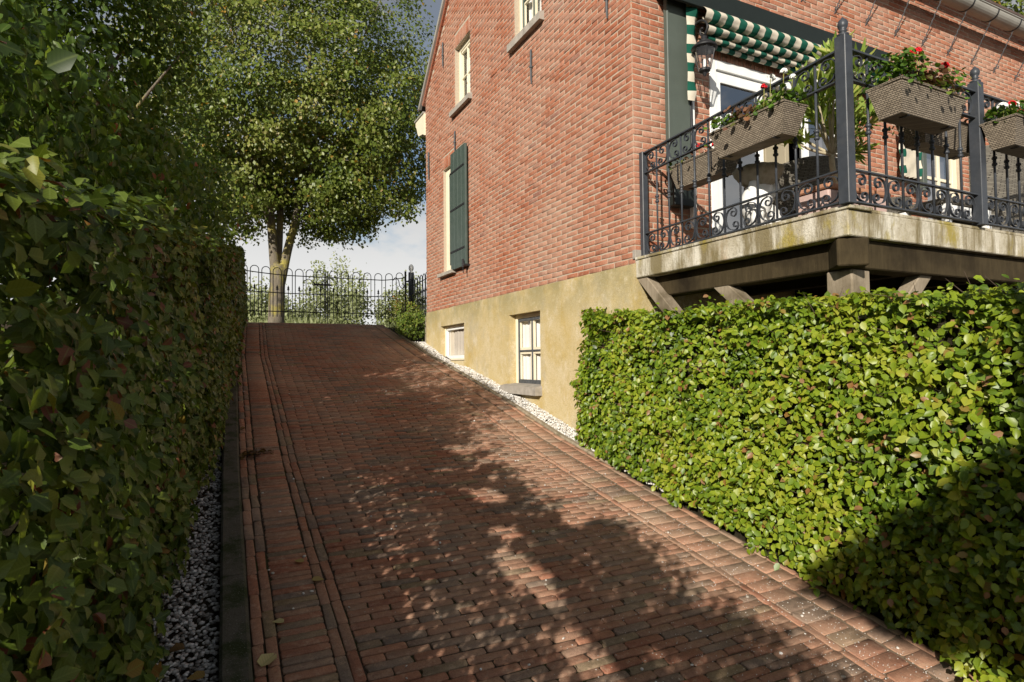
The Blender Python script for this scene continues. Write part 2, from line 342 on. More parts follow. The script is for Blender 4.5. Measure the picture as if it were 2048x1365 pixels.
M['peb_l'] = pebmat('grey_pebble', [(0, (.10, .085, .07)), (.3, (.33, .315, .295)), (.7, (.55, .53, .50)), (1, (.76, .74, .71))])
M['peb_w'] = pebmat('white_pebble', [(0, (.38, .33, .27)), (.25, (.62, .58, .52)), (.6, (.76, .74, .70)), (1, (.80, .78, .75))])
M['beech'] = leafmat('beech_leaf', [(0, (.04, .08, .008)), (.30, (.13, .215, .013)), (.62, (.27, .345, .022)), (.86, (.38, .40, .04)), (.945, (.27, .26, .04)), (.965, (.30, .13, .04)), (1, (.34, .19, .10))], .34, .40, .45)
M['maple'] = leafmat('field_maple_leaf', [(0, (.03, .056, .010)), (.4, (.082, .125, .016)), (.75, (.155, .195, .026)), (.9, (.24, .23, .034)), (.94, (.25, .17, .035)), (.955, (.17, .05, .022)), (1, (.20, .09, .055))], .30, .45, .35)
M['pear'] = leafmat('pear_leaf', [(0, (.035, .072, .012)), (.5, (.09, .155, .022)), (.85, (.17, .24, .036)), (.97, (.24, .27, .06)), (1, (.26, .08, .03))], .46, .42, .35)
M['linden'] = leafmat('linden_leaf', [(0, (.055, .092, .012)), (.45, (.145, .195, .028)), (.8, (.255, .28, .065)), (.95, (.38, .35, .14)), (1, (.40, .24, .04))], .34, .42, .4, False)
M['willow'] = leafmat('willow_leaf', [(0, (.14, .17, .06)), (.5, (.25, .28, .13)), (1, (.38, .40, .24))], .3, .6, .2, False)  # silvery leaf green, paled so distance haze sits in the colour
M['geranium'] = leafmat('geranium_leaf', [(0, (.035, .075, .012)), (.4, (.10, .19, .02)), (.6, (.16, .25, .03)), (.72, (.10, .06, .03)), (.9, (.15, .075, .05)), (1, (.3, .14, .06))], .3, .45, .3, False)
M['oleander'] = leafmat('oleander_leaf', [(0, (.12, .18, .03)), (.5, (.24, .35, .06)), (.85, (.38, .46, .11)), (1, (.48, .46, .12))], .42, .5, .3, False)
M['shrub'] = leafmat('shrub_leaf', [(0, (.06, .10, .015)), (.5, (.14, .20, .025)), (.8, (.26, .26, .05)), (1, (.30, .17, .06))], .3, .5, .3, False)
M['deadleaf'] = leafmat('dead_leaf', [(0, (.12, .06, .03)), (.5, (.30, .20, .06)), (1, (.52, .45, .22))], .15, .7, .2)
M['grass'] = leafmat('grass_blade', [(0, (.05, .10, .02)), (.6, (.14, .19, .05)), (1, (.24, .25, .11))], .3, .6, .2, False)
M['roof'] = simple('roof_tile', (.10, .07, .06), .8, .2, .25, 6, .2)
M['field'] = simple('meadow', (.10, .13, .04), .95, .1, .3, .8, .5)

# leaf outlines: (along, across, lift)
def fan(outline, centre): return np.array([centre] + outline, float), np.array([(0, i+1, (i+1) % len(outline)+1) for i in range(len(outline))])
T_BEECH = (np.array([(0, 0, 0), (.22, -.28, .05), (.25, 0, 0), (.22, .28, .05), (.60, -.32, .05), (.62, 0, -.02), (.60, .32, .05), (1, 0, -.09)], float),
           np.array([(0, 1, 2), (0, 2, 3), (1, 4, 5), (1, 5, 2), (2, 5, 6), (2, 6, 3), (4, 7, 5), (5, 7, 6)]))
T_MAPLE = fan([(0, 0, 0), (.05, -.28, .02), (.22, -.24, .03), (.42, -.52, .0), (.55, -.26, .05), (.82, -.22, .02), (1, 0, -.08), (.82, .22, .02), (.55, .26, .05), (.42, .52, .0), (.22, .24, .03), (.05, .28, .02)], (.42, 0, -.03))
T_HEART = (np.array([(0, 0, 0), (.10, -.30, .10), (.5, -.38, .12), (1, 0, -.10), (.5, .38, .12), (.10, .30, .10), (.45, 0, -.03)], float), np.array([(0, 1, 6), (1, 2, 6), (2, 3, 6), (3, 4, 6), (4, 5, 6), (5, 0, 6)]))
T_SIMPLE = (np.array([(0, 0, 0), (.45, -.42, .07), (1, 0, -.06), (.45, .42, .07)], float), np.array([(0, 1, 2), (0, 2, 3)]))
T_LANCE = (np.array([(0, 0, 0), (.4, -.085, .02), (.4, .085, .02), (.75, -.06, .0), (.75, .06, .0), (1, 0, -.06)], float), np.array([(0, 1, 2), (1, 3, 4), (1, 4, 2), (3, 5, 4)]))
T_ROUND = fan([(0, 0, 0), (.1, -.4, .06), (.45, -.52, .1), (.85, -.36, .08), (1, 0, .0), (.85, .36, .08), (.45, .52, .1), (.1, .4, .06)], (.4, 0, -.04))
def unit(a): return a/np.maximum(np.linalg.norm(a, axis=1, keepdims=True), 1e-9)
def frames(nrm, droop=.5):
    n = unit(nrm); t = rng.normal(size=n.shape); t[:, 2] -= droop*1.4; t -= n*(t*n).sum(1, keepdims=True); t = unit(t); return n, t, np.cross(n, t)
def leaves(name, P, nrm, size, tmpl, tint, mat, parent=None, droop=.5, kind='stuff', label=None):
    V0, T0 = tmpl; n, t, b = frames(nrm, droop); s = np.broadcast_to(np.asarray(size, float), (len(P),))[:, None, None]
    curl = rng.uniform(.3, 2.2, (len(P), 1, 1))
    V = P[:, None, :] + s*(V0[None, :, 0:1]*t[:, None, :] + V0[None, :, 1:2]*b[:, None, :]*rng.uniform(.8, 1.12, (len(P), 1, 1)) + curl*V0[None, :, 2:3]*n[:, None, :])
    k = len(V0); T = (np.arange(len(P))[:, None, None]*k + T0[None]).reshape(-1, 3)
    me = mesh_np(name, V.reshape(-1, 3), T, mat, {'tint': ('FLOAT', np.repeat(tint, k)), 'lc': ('FLOAT_VECTOR', np.tile(V0, (len(P), 1)))})
    o = bpy.data.objects.new(name, me); link(o, parent); return tag(o, label, None, None, kind)
def leaf_variants(mat, tmpl, tints, name='leaf'):
    V0, T0 = tmpl; res = []
    for tv in tints:
        V = V0.copy(); V[:, 2] *= rng.uniform(.4, 2.0); V[:, 1] *= rng.uniform(.85, 1.1)
        res.append(mesh_np(name, V, T0, mat, {'tint': ('FLOAT', np.full(len(V), tv)), 'lc': ('FLOAT_VECTOR', V0)}))
    return res
def single_leaves(P, nrm, size, variants, parent, droop=.5):
    n, t, b = frames(nrm, droop)
    for i in range(len(P)):
        o = bpy.data.objects.new('leaf', variants[i % len(variants)]); COL.objects.link(o); o.parent = parent
        mw = Matrix([[t[i, r]*size[i], b[i, r]*size[i], n[i, r]*size[i], P[i, r] - parent.location[r]] for r in range(3)] + [[0, 0, 0, 1]]); o.matrix_local = mw

# ------------------------------------------------------------------ ground
ys = np.concatenate([np.linspace(-40, -6, 8), np.linspace(-5, 20, 101), np.array([22, 25, 30, 40, 60, 120, 300, 700, 1500])])
xs = np.array([-1500, -300, -80, -25, -8, -3, -1, -.36, .0, 3.2, 3.5, 8, 20, 60, 200, 800, 1500], float)
X, Y = np.meshgrid(xs, ys, indexing='ij'); Z = G(Y) - .05
V = np.stack([X, Y, Z], -1).reshape(-1, 3); ny = len(ys)
q = np.array([(i*ny+j, (i+1)*ny+j, (i+1)*ny+j+1, i*ny+j+1) for i in range(len(xs)-1) for j in range(ny-1)])
o = bpy.data.objects.new('ground', mesh_np('ground', V, q, M['soil'])); link(o); tag(o, 'bare dark soil of the sloping ground', None, None, 'structure')
fld = MB(); fld.add([(-1500, 24, .85+.9), (1500, 24, .85+.9), (1500, 60, .64), (-1500, 60, .64), (1500, 1500, .34), (-1500, 1500, .34)], [(0, 1, 2, 3), (3, 2, 4, 5)])
tag(fld.build('meadow', M['field']), 'flat green land beyond the dike', None, None, 'structure')

# ------------------------------------------------------------------ driveway of clinker bricks
drive = MB(); yy = np.linspace(-3, 14.2, 345)
vs = []
for y in yy: vs += [(float(KX(y))-.02, y, G(y)-.004), (3.17, y, G(y)-.004)]
vs = [(p_[0], p_[1], p_[2]+.001) for p_ in vs]; drive.add(vs, [(2*i, 2*i+1, 2*i+3, 2*i+2) for i in range(len(yy)-1)])
drv = drive.build('driveway', M['sand']); tag(drv, 'red brown brick driveway sloping up to the gate', None, None, 'structure')
# paver template: 8-corner worn outline
PO = np.array([(-1, -.62), (-.93, -1), (.93, -1), (1, -.62), (1, .62), (.93, 1), (-.93, 1), (-1, .62)])
def paver_verts(n, L_, W_, H_=.016, seed=None):
    j = rng.normal(0, .05, (n, 8, 2)); j[:, :, 0] *= .25
    corner = rng.uniform(0, 1, (n, 8, 1)) < .10
    o8 = PO[None]*(1+j); o8 = np.where(corner, o8*np.array([.93, .75]), o8)
    hl = np.asarray(L_)[:, None]/2; hw = np.asarray(W_)[:, None]/2
    top = np.stack([o8[:, :, 0]*(hl-.0028), o8[:, :, 1]*(hw-.0026), np.full((n, 8), 0.) + rng.normal(0, .0008, (n, 8))], -1)
    mid = np.stack([o8[:, :, 0]*hl, o8[:, :, 1]*hw, np.full((n, 8), -.0026)], -1)
    bot = np.stack([o8[:, :, 0]*hl, o8[:, :, 1]*hw, np.full((n, 8), -H_)], -1)
    return np.concatenate([top, mid, bot], 1)
pt = [(0, i, i+1) for i in range(1, 7)]
for r_ in (0, 8):
    for i in range(8):
        k_ = (i+1) % 8; pt += [(r_+i, r_+8+i, r_+8+k_), (r_+i, r_+8+k_, r_+k_)]
PT = np.array(pt)
rows = []        # x, y, length, width, along (0 = across the drive, 1 = along it)
PITCH = .0505; y = -2.8; k = 0
while y < 13.9:
    xl = float(KX(y)); x0 = xl + .425; x1 = 2.675; off = (k % 2)*.105 + rng.normal(0, .004); x = x0 - off
    while x < x1 - .02:
        a_, b_ = max(x, x0), min(x+.21, x1)
        if b_ - a_ > .035: rows.append(((a_+b_)/2, y+PITCH/2, b_-a_-.0045, PITCH-.0035, 0))
        x += .21
    rows.append((xl+.115+.1, y+PITCH/2, .196, PITCH-.003, 0))
    y += PITCH; k += 1
for xo in (.028, .082, .345, .397):                          # stretcher rows running up the slope on the left
    y = -2.8 + rng.uniform(0, .2)
    while y < 13.8: rows.append((float(KX(y+.1))+xo, y+.1025, .2, .047, 1)); y += .205
y = -2.8
while y < 12.6: rows.append((2.832, y+.05, .2, .095, 0)); y += .099
y = -2.75
while y < 12.6: rows.append((3.030, y+.05, .145, .095, 0)); y += .099
for xo in (2.703, 3.135):
    y = -2.8 + rng.uniform(0, .2)
    while y < 12.6: rows.append((xo, y+.1025, .2, .047, 1)); y += .205
rows = np.array(rows); n = len(rows)
tint = np.clip(rng.beta(1.1, 1.1, n), 0, 1)
ang = rng.normal(0, .008, n) + rows[:, 4]*math.pi/2
sl_ = np.arctan((G(rows[:, 1]+.05)-G(rows[:, 1]-.05))/.1); tilt = rng.normal(0, .006, (n, 2))*np.where(rows[:, 0] > 2.68, .5, 1.)[:, None]
settle = (vnoise(rows[:, :2], 1.1, 3)-.5)*.022
zc = G(rows[:, 1]) + .006 + rng.normal(0, .0014, n) + settle*.35 - .0035*(rows[:, 0] > 2.68)
def place(Vl, i):
    c, s = np.cos(ang[i])[:, None], np.sin(ang[i])[:, None]; x, y_, z = Vl[..., 0], Vl[..., 1], Vl[..., 2]
    z = z + x*tilt[i, 0][:, None]*.5 + y_*tilt[i, 1][:, None]
    X_, Y_ = x*c - y_*s, x*s + y_*c
    cs, sn = np.cos(sl_[i])[:, None], np.sin(sl_[i])[:, None]
    return np.stack([X_ + rows[i, 0][:, None], Y_*cs - z*sn + rows[i, 1][:, None], Y_*sn + z*cs + zc[i][:, None]], -1)
dist = np.hypot(rows[:, 0], rows[:, 1]); 
vis = (rows[:, 1] > 1.45) & (rows[:, 2] > .19) & (rows[:, 0] > .1) & (rows[:, 3] < .06) & (rows[:, 0]/np.maximum(rows[:, 1], .1) < 1.55) & (rows[:, 1]*.896+rows[:, 0]*.444 > 2.45)
cand = np.where(vis)[0]; near = cand[np.argsort(dist[cand])[:300]]; rest = np.setdiff1d(np.arange(n), near)
Vp = place(paver_verts(len(rest), rows[rest, 2], rows[rest, 3]), rest)
T = (np.arange(len(rest))[:, None, None]*24 + PT[None]).reshape(-1, 3)
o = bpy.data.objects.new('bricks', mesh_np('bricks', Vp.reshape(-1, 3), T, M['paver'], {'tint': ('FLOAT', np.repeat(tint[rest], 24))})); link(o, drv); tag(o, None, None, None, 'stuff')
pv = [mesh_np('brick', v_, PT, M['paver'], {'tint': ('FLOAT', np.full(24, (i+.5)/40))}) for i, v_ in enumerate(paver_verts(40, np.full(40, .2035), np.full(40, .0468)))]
for i in near:
    o = bpy.data.objects.new('brick', pv[rng.integers(40)]); COL.objects.link(o); o.parent = drv
    o.rotation_mode = 'XYZ'; o.matrix_local = Matrix.Translation((rows[i, 0], rows[i, 1], zc[i])) @ Matrix.Rotation(sl_[i]+tilt[i, 1], 4, 'X') @ Matrix.Rotation(ang[i], 4, 'Z')
# edges of the paving
kb = thing('kerb', 'mossy concrete kerb edging along the left hedge', 'kerb', (.08, 5, 1.0))
y = -2.5; 
while y < 12.4:
    e_ = min(y+.98, 12.4); a_, b_ = float(KX(y)), float(KX(e_)); mb = MB()
    nseg = 4
    for j in range(nseg):
        y0, y1 = y+(e_-y)*j/nseg, y+(e_-y)*(j+1)/nseg; x0, x1 = float(KX(y0)), float(KX(y1))
        pass
    P8 = []
    for yy_ in np.linspace(y, e_, 5):
        xr = float(KX(yy_)) - .003; zt = float(G(yy_)) + .06; 
        P8 += [(xr-.12, yy_, zt-.3), (xr-.12, yy_, zt-.012), (xr-.108, yy_, zt), (xr-.014, yy_, zt), (xr, yy_, zt-.014), (xr, yy_, zt-.3)]
    fs = [(6*i+k_, 6*i+(k_+1) % 6, 6*(i+1)+(k_+1) % 6, 6*(i+1)+k_) for i in range(4) for k_ in range(6)] + [(0, 1, 2, 3, 4, 5)[::-1], tuple(24+k_ for k_ in range(6))]
    mb.add(P8, [f[::-1] for f in fs]); mb.build('kerbstone', M['kerb'], kb); y += .985
ed = thing('edging', 'thin weathered concrete edging between paving and white gravel', 'edging', (3.19, 6, 1.3))
y = 4.35
while y < 10.6:
    P8 = []
    for yy_ in np.linspace(y, y+.985, 4):
        zt = float(G(yy_)) + .018; P8 += [(3.165, yy_, zt-.25), (3.165, yy_, zt-.008), (3.172, yy_, zt), (3.212, yy_, zt), (3.22, yy_, zt-.008), (3.22, yy_, zt-.25)]
    mb = MB(); mb.add(P8, [f[::-1] for f in [(6*i+k_, 6*i+(k_+1) % 6, 6*(i+1)+(k_+1) % 6, 6*(i+1)+k_) for i in range(3) for k_ in range(6)] + [(5, 4, 3, 2, 1, 0), tuple(18+k_ for k_ in range(6))]]); mb.build('kerbstone', M['edging'], ed); y += .99
# pebbles
IC = bpy.data.meshes.new('t'); import bmesh
bm = bmesh.new(); bmesh.ops.create_icosphere(bm, subdivisions=1, radius=1.0); bm.verts.ensure_lookup_table(); IV = np.array([v.co[:] for v in bm.verts]); IT = np.array([[v.index for v in f.verts] for f in bm.faces]); bm.free(); bpy.data.meshes.remove(IC)
def pebbles(name, P, r0, r1, mat, label, flat=.6, parent=None):
    n_ = len(P); s = rng.uniform(r0, r1, (n_, 1, 1))*np.stack([rng.uniform(.9, 1.5, n_), rng.uniform(.75, 1.1, n_), rng.uniform(flat*.7, flat*1.3, n_)], -1)[:, None, :]
    V_ = IV[None]*s*(1+rng.normal(0, .08, (n_, 12, 1))); a_ = rng.uniform(0, 6.3, (n_, 1)); t_ = rng.normal(0, .4, (n_, 1))
    y1 = V_[..., 1]*np.cos(t_) - V_[..., 2]*np.sin(t_); z1 = V_[..., 1]*np.sin(t_) + V_[..., 2]*np.cos(t_)
    V_ = np.stack([V_[..., 0]*np.cos(a_) - y1*np.sin(a_), V_[..., 0]*np.sin(a_) + y1*np.cos(a_), z1], -1) + P[:, None, :]
    T_ = (np.arange(n_)[:, None, None]*12 + IT[None]).reshape(-1, 3)
    o = bpy.data.objects.new(name, mesh_np(name, V_.reshape(-1, 3), T_, mat, {'tint': ('FLOAT', np.repeat(rng.uniform(0, 1, n_), 12))}, True)); link(o, parent); return tag(o, label, None, None, 'stuff')
n_ = 11000; y_ = 1.0 + 7.5*rng.uniform(0, 1, n_)**1.5; x_ = KX(y_) - .13 - rng.uniform(0, .42, n_); pebbles('gravel', np.stack([x_, y_, G(y_)-.035+rng.uniform(0, .025, n_)], -1), .007, .0135, M['peb_l'], 'grey and white round pebbles between hedge and kerb')
n_ = 9000; y_ = rng.uniform(3.6, 10.6, n_); x_ = rng.uniform(3.215, 3.47, n_); pebbles('gravel', np.stack([x_, y_, G(y_)-.02+rng.uniform(0, .02, n_)+.012-.05*np.clip((x_-3.24)/.1, 0, 1)*np.exp(-((y_-9.15)/.55)**4)], -1), .007, .014, M['peb_w'], 'white gravel strip along the foot of the house')
n_ = 5200; y_ = 1.4 + 8*rng.uniform(0, 1, n_)**1.6; x_ = 3.0 - 2.3*np.abs(rng.normal(0, .35, n_)); ok = x_ > .3; x_, y_ = x_[ok], y_[ok]
pebbles('grit', np.stack([x_, y_, G(y_)+.009], -1), .0012, .0032, M['peb_w'], 'pale grit scattered over the paving')
n_ = 170; y_ = 1.6 + 8*rng.uniform(0, 1, n_)**1.4; x_ = rng.uniform(.25, 3.0, n_); pebbles('loose_pebbles', np.stack([x_, y_, G(y_)+.011], -1), .005, .010, M['peb_w'], 'white pebbles strayed onto the driveway')

# ------------------------------------------------------------------ house
XG, YC, YF = 3.45, 4.411, 10.42; ZP = 2.775; XE = 15.0
roofz = lambda y_: 6.67 + .973*min(y_-4.34, 10.50-y_)
house = thing('brick_house', 'old red brick house with green shutter and yellowed plaster base', 'house', (XG, YC, 1.0))
WIN = {'attic_l': (8.30, 8.93, 5.90, 6.90), 'attic_m': (6.10, 6.80, 5.975, 7.02), 'ground': (8.98, 9.50, 3.36, 5.10)}
BW = {'small': (8.60, 9.66, 1.91, 2.49), 'large': (6.20, 7.03, 1.56, 2.49)}
FO = {'door': (4.40, 6.46, 2.80, 4.89), 'window': (8.03, 8.78, 3.55, 4.63)}
def clip(poly, a_, b_, c_):     # keep a*x + b*y <= c
    res = []
    for i in range(len(poly)):
        p, q_ = poly[i], poly[(i+1) % len(poly)]; dp, dq = a_*p[0]+b_*p[1]-c_, a_*q_[0]+b_*q_[1]-c_
        if dp <= 0: res.append(p)
        if dp*dq < 0: t_ = dp/(dp-dq); res.append((p[0]+t_*(q_[0]-p[0]), p[1]+t_*(q_[1]-p[1])))
    return res
def wall(s0, s1, z0, z1, holes, fn, roofclip=False, depth=.16, mb=None):
    mb = mb or MB(); S = sorted({s0, s1} | {h[i] for h in holes for i in (0, 1)}); Zs = sorted({z0, z1} | {h[i] for h in holes for i in (2, 3)})
    for i in range(len(S)-1):
        for j in range(len(Zs)-1):
            cs_, cz = (S[i]+S[i+1])/2, (Zs[j]+Zs[j+1])/2
            if any(h[0] < cs_ < h[1] and h[2] < cz < h[3] for h in holes): continue
            poly = [(S[i], Zs[j]), (S[i+1], Zs[j]), (S[i+1], Zs[j+1]), (S[i], Zs[j+1])]
            if roofclip: poly = clip(clip(poly, -.973, 1, 6.67-.973*4.34), .973, 1, 6.67+.973*10.5)
            if len(poly) > 2: mb.add([fn(p[0], p[1], 0) for p in poly], [tuple(range(len(poly)))])
    for h in holes:
        c4 = [(h[0], h[2]), (h[1], h[2]), (h[1], h[3]), (h[0], h[3])]
        for i in range(4):
            p, q_ = c4[i], c4[(i+1) % 4]; mb.add([fn(*p, 0), fn(*q_, 0), fn(*q_, depth), fn(*p, depth)], [(0, 1, 2, 3)])
    return mb
gab = lambda s, z, d: (XG+.006+d, s, z)
fac = lambda s, z, d: (s, YC+.006+d, z)
gw = wall(YC, YF, ZP, 9.8, list(WIN.values()), gab, True).build('gable_wall', M['mortar'], house)
fwl = wall(XG, XE, ZP, 6.66, list(FO.values()), fac).build('facade_wall', M['mortar'], house)
bk = MB(); bk.add([(XG+.006, YF, 1.5), (XE, YF, 1.5), (XE, YF, 6.7), (XG+.006, YF, 6.7), (XE, YC, 0), (XE, YF, 0), (XE, YF, 6.7), (XE, YC, 6.7)], [(0, 1, 2, 3), (4, 5, 6, 7)]); bk.build('back_wall', M['mortar'], house)
CH, MOD = .0567, .2165
def wall_bricks(s0, s1, zf, holes, ph, fn_roof):
    B = []; z = ZP + .004; k_ = 0
    while z < zf:
        x = s0 - (MOD/2 if (k_+ph) % 2 else 0)
        while x < s1:
            a_, b_ = max(x, s0), min(x+MOD, s1); segs = [(a_, b_)]
            for h in holes:
                if h[2]-.01 < z+CH/2 < h[3]+.01+(.21 if h[4] else 0):
                    ns = []
                    for (p, q_) in segs:
                        if q_ <= h[0] or p >= h[1]: ns.append((p, q_))
                        else:
                            if p < h[0]: ns.append((p, h[0]))
                            if q_ > h[1]: ns.append((h[1], q_))
                    segs = ns
            for (p, q_) in segs:
                if q_-p > .03 and (not fn_roof or z+CH < min(fn_roof(p), fn_roof(q_))-.02): B.append(((p+q_)/2, z+CH/2-.004, q_-p-.0105, CH-.0115))
            x += MOD
        z += CH; k_ += 1
    for h in holes:
        if h[4]:
            x = h[0]
            nb = round((h[1]-h[0])/.0567); st = (h[1]-h[0])/nb
            for i in range(nb): B.append((h[0]+st*(i+.5), h[3]+.105, st-.008, .20))
    return np.array(B)
HG = [(*WIN['attic_l'], 1), (*WIN['attic_m'], 1), (*WIN['ground'], 1)]; HF = [(*FO['door'], 1), (*FO['window'], 1)]
BG = wall_bricks(YC+.003, YF, 9.7, HG, 1, roofz); BF = wall_bricks(XG-.001, XE, 6.6, HF, 0, None)
def brick_verts(n_, l, h):
    l, h = np.asarray(l)[:, None]/2, np.asarray(h)[:, None]/2; q_ = np.array([(-1, -1), (1, -1), (1, 1), (-1, 1)])
    j = rng.normal(0, .0022, (n_, 4, 2)); o_ = np.stack([q_[None, :, 0]*l, q_[None, :, 1]*h], -1) + j
    pr = .0038 + np.abs(rng.normal(0, .0018, (n_, 1))) + rng.normal(0, .0009, (n_, 4))
    back = np.concatenate([o_, np.full((n_, 4, 1), -.03)], -1); mid = np.concatenate([o_, (pr-.0022)[..., None]], -1)
    top = np.concatenate([o_ - q_[None]*rng.uniform(.002, .006, (n_, 4, 1)), pr[..., None]], -1); return np.concatenate([back, mid, top], 1)
BT = []
for r_ in (0, 4):
    for i in range(4): k_ = (i+1) % 4; BT += [(r_+i, r_+k_, r_+4+k_), (r_+i, r_+4+k_, r_+4+i)]
BT += [(8, 9, 10), (8, 10, 11)]; BT = np.array(BT)
allb = [(0, i) for i in range(len(BG))] + [(1, i) for i in range(len(BF))]
cen = np.array([(XG, BG[i, 0], BG[i, 1]) if w_ == 0 else (BF[i, 0], YC, BF[i, 1]) for w_, i in allb]); dd = np.linalg.norm(cen-np.array(EYE), axis=1)
full = np.array([abs((BG if w_ == 0 else BF)[i, 2]-(MOD-.0105)) < .002 and abs((BG if w_ == 0 else BF)[i, 3]-(CH-.0115)) < .002 for w_, i in allb])
inview = (cen[:, 2] < 1.9+.59*(cen[:, 0]*.444+cen[:, 1]*.896)) & ((cen[:, 0] < 3.8) | (cen[:, 2] > 4.0))
pick = np.where(full & inview)[0]; pick = pick[np.argsort(dd[pick])[:300]]; sel = {allb[i] for i in pick}
bv = [mesh_np('brick', v_, BT, M['brick'], {'tint': ('FLOAT', np.full(12, t_))}) for v_, t_ in zip(brick_verts(36, np.full(36, MOD-.0105), np.full(36, CH-.0115)), np.clip(rng.beta(1.6, 1.5, 36), 0, 1))]
for w_, (B, par) in enumerate(((BG, gw), (BF, fwl))):
    rest = np.array([i for i in range(len(B)) if (w_, i) not in sel]); Vl = brick_verts(len(rest), B[rest, 2], B[rest, 3]); s = Vl[..., 0] + B[rest, 0][:, None]; z = Vl[..., 1] + B[rest, 1][:, None]; d_ = -Vl[..., 2]
    Vw = np.stack([XG+.006+d_, s, z], -1) if w_ == 0 else np.stack([s, YC+.006+d_, z], -1)
    T_ = BT if w_ else BT[:, ::-1]
    T_ = (np.arange(len(rest))[:, None, None]*12 + T_[None]).reshape(-1, 3)
    # gentle staining differences from brick to brick, clustered
    tn = np.clip(rng.beta(1.6, 1.5, len(rest)), 0, 1)
    o = bpy.data.objects.new('bricks', mesh_np('bricks', Vw.reshape(-1, 3), T_, M['brick'], {'tint': ('FLOAT', np.repeat(tn, 12))})); link(o, par); tag(o, None, None, None, 'stuff')
    for i in range(len(B)):
        if (w_, i) in sel:
            o = bpy.data.objects.new('brick', bv[rng.integers(36)]); COL.objects.link(o); o.parent = par
            if w_ == 0: mw = Matrix(((0, 0, -1, XG+.006), (-1, 0, 0, B[i, 0]), (0, 1, 0, B[i, 1]), (0, 0, 0, 1)))
            else: mw = Matrix(((1, 0, 0, B[i, 0]), (0, 0, -1, YC+.006), (0, 1, 0, B[i, 1]), (0, 0, 0, 1)))
            o.matrix_local = mw
# plaster base
pg = lambda s, z, d: (XG-.006+d, s, z); pf = lambda s, z, d: (s, YC-.006+d, z)
pl = wall(YC-.006, YF, .4, ZP, list(BW.values()), pg, False, .15); wall(XG-.006, XE, .2, ZP, [], pf, mb=pl)
pl.add([(XG-.006, YC-.006, ZP), (XG-.006, YF, ZP), (XG+.03, YF, ZP), (XG+.03, YC-.006, ZP)], [(0, 1, 2, 3)]); pl.build('plaster_base', M['stucco'], house)
sb = MB(); sb.box((XG-.012, YC-.014, 2.815), (XG+.13, YC+.03, 2.90), .004); sb.build('corner_stone', M['stone'], house)
# window makers on the gable
def gable_window(key, o_, frame_d, cols, rws, glaze, sash=None, fw_=.055, cur='curtain', sill=None, sm='stone', cd=.12):
    y0, y1, z0, z1 = o_; x = XG + frame_d
    win = MB()
    for (p, q_) in (((y0, z0), (y0+fw_, z1)), ((y1-fw_, z0), (y1, z1)), ((y0+fw_, z1-fw_), (y1-fw_, z1)), ((y0+fw_, z0), (y1-fw_, z0+fw_))): win.box((x, p[0], p[1]), (x+.07, q_[0], q_[1]), .004)
    wo = win.build('window', M['cream'], house)
    sa = MB(); a0, a1, b0, b1 = y0+fw_, y1-fw_, z0+fw_, z1-fw_; sw = .04
    for (p, q_) in (((a0, b0), (a0+sw*.6, b1)), ((a1-sw*.6, b0), (a1, b1)), ((a0, b1-sw), (a1, b1)), ((a0, b0), (a1, b0+sw*1.3))): sa.box((x+.013, p[0]+.001, p[1]+.001), (x+.055, q_[0]-.001, q_[1]-.001), .003)
    for i in range(1, cols): c_ = a0+(a1-a0)*i/cols; sa.box((x+.016, c_-.011, b0+.01), (x+.05, c_+.011, b1-.01), .003)
    for j in range(1, rws): c_ = b0+(b1-b0)*j/rws; sa.box((x+.019, a0+.01, c_-.011), (x+.047, a1-.01, c_+.011), .003)
    sa.build('sash', M[sash or 'cream'], wo)
    inn = MB()
    for i in range(cols):
        for j in range(rws):
            p0, p1 = a0+(a1-a0)*i/cols+.022, a0+(a1-a0)*(i+1)/cols-.022; r0, r1 = b0+(b1-b0)*j/rws+.03, b0+(b1-b0)*(j+1)/rws-.03
            if glaze == 'bead':
                for (p, q_) in (((p0-.012, r0-.02), (p0+.03, r1+.012)), ((p1-.008, r0-.02), (p1+.012, r1+.012)), ((p0+.03, r1-.01), (p1-.008, r1+.012)), ((p0+.03, r0-.02), (p1-.008, r0+.012))): inn.box((x+.03, p[0], p[1]), (x+.058, q_[0], q_[1]))
            g = MB(); g.add([(x+.046, p0-.01, r0-.02), (x+.046, p1+.01, r0-.02), (x+.046, p1+.01, r1+.02), (x+.046, p0-.01, r1+.02)], [(3, 2, 1, 0)]); g.build('pane', M['glass'], wo)
    if glaze == 'bead': inn.build('glazing_bead', M['cream'], wo)
    cu = MB(); k_ = 26; P_ = []
    for i in range(k_+1):
        yy_ = a0 + (a1-a0)*i/k_; xx = x+cd+.010*math.sin(i*1.9)+.006*math.sin(i*.7); P_ += [(xx, yy_, z0), (xx, yy_, z1)]
    cu.add(P_, [(2*i, 2*i+2, 2*i+3, 2*i+1) for i in range(k_)]); cu.build('curtain', M[cur], wo, True)
    if sill:
        si = MB(); si.prism([(XG-sill[2], sill[3]-sill[4]), (XG+.12, sill[3]-sill[4]), (XG+.12, sill[3]+.03), (XG+.0, sill[3]+.02), (XG-sill[2], sill[3])], 1, sill[0], sill[1]); si.build('sill', M[sm], wo)
    return wo
gable_window('l', WIN['attic_l'], .075, 2, 2, None, None, .06, 'curtain', (8.22, 9.03, .065, 5.895, .075))
gable_window('m', WIN['attic_m'], .075, 2, 2, 'bead', 'green', .06, 'curtain', (6.03, 6.90, .065, 5.97, .09))
gable_window('g', WIN['ground'], .05, 1, 2, None, 'green', .12, 'dark', (8.92, 9.62, .075, 3.355, .05))
gable_window('s', BW['small'], .07, 1, 1, None, 'white', .035, 'blind', (8.62, 9.64, -.03, 1.90, .3), cd=.075)
gable_window('b', BW['large'], .085, 2, 2, 'bead', 'anchor', .05, 'curtain', (6.17, 7.12, .10, 1.585, .095), cd=.085)
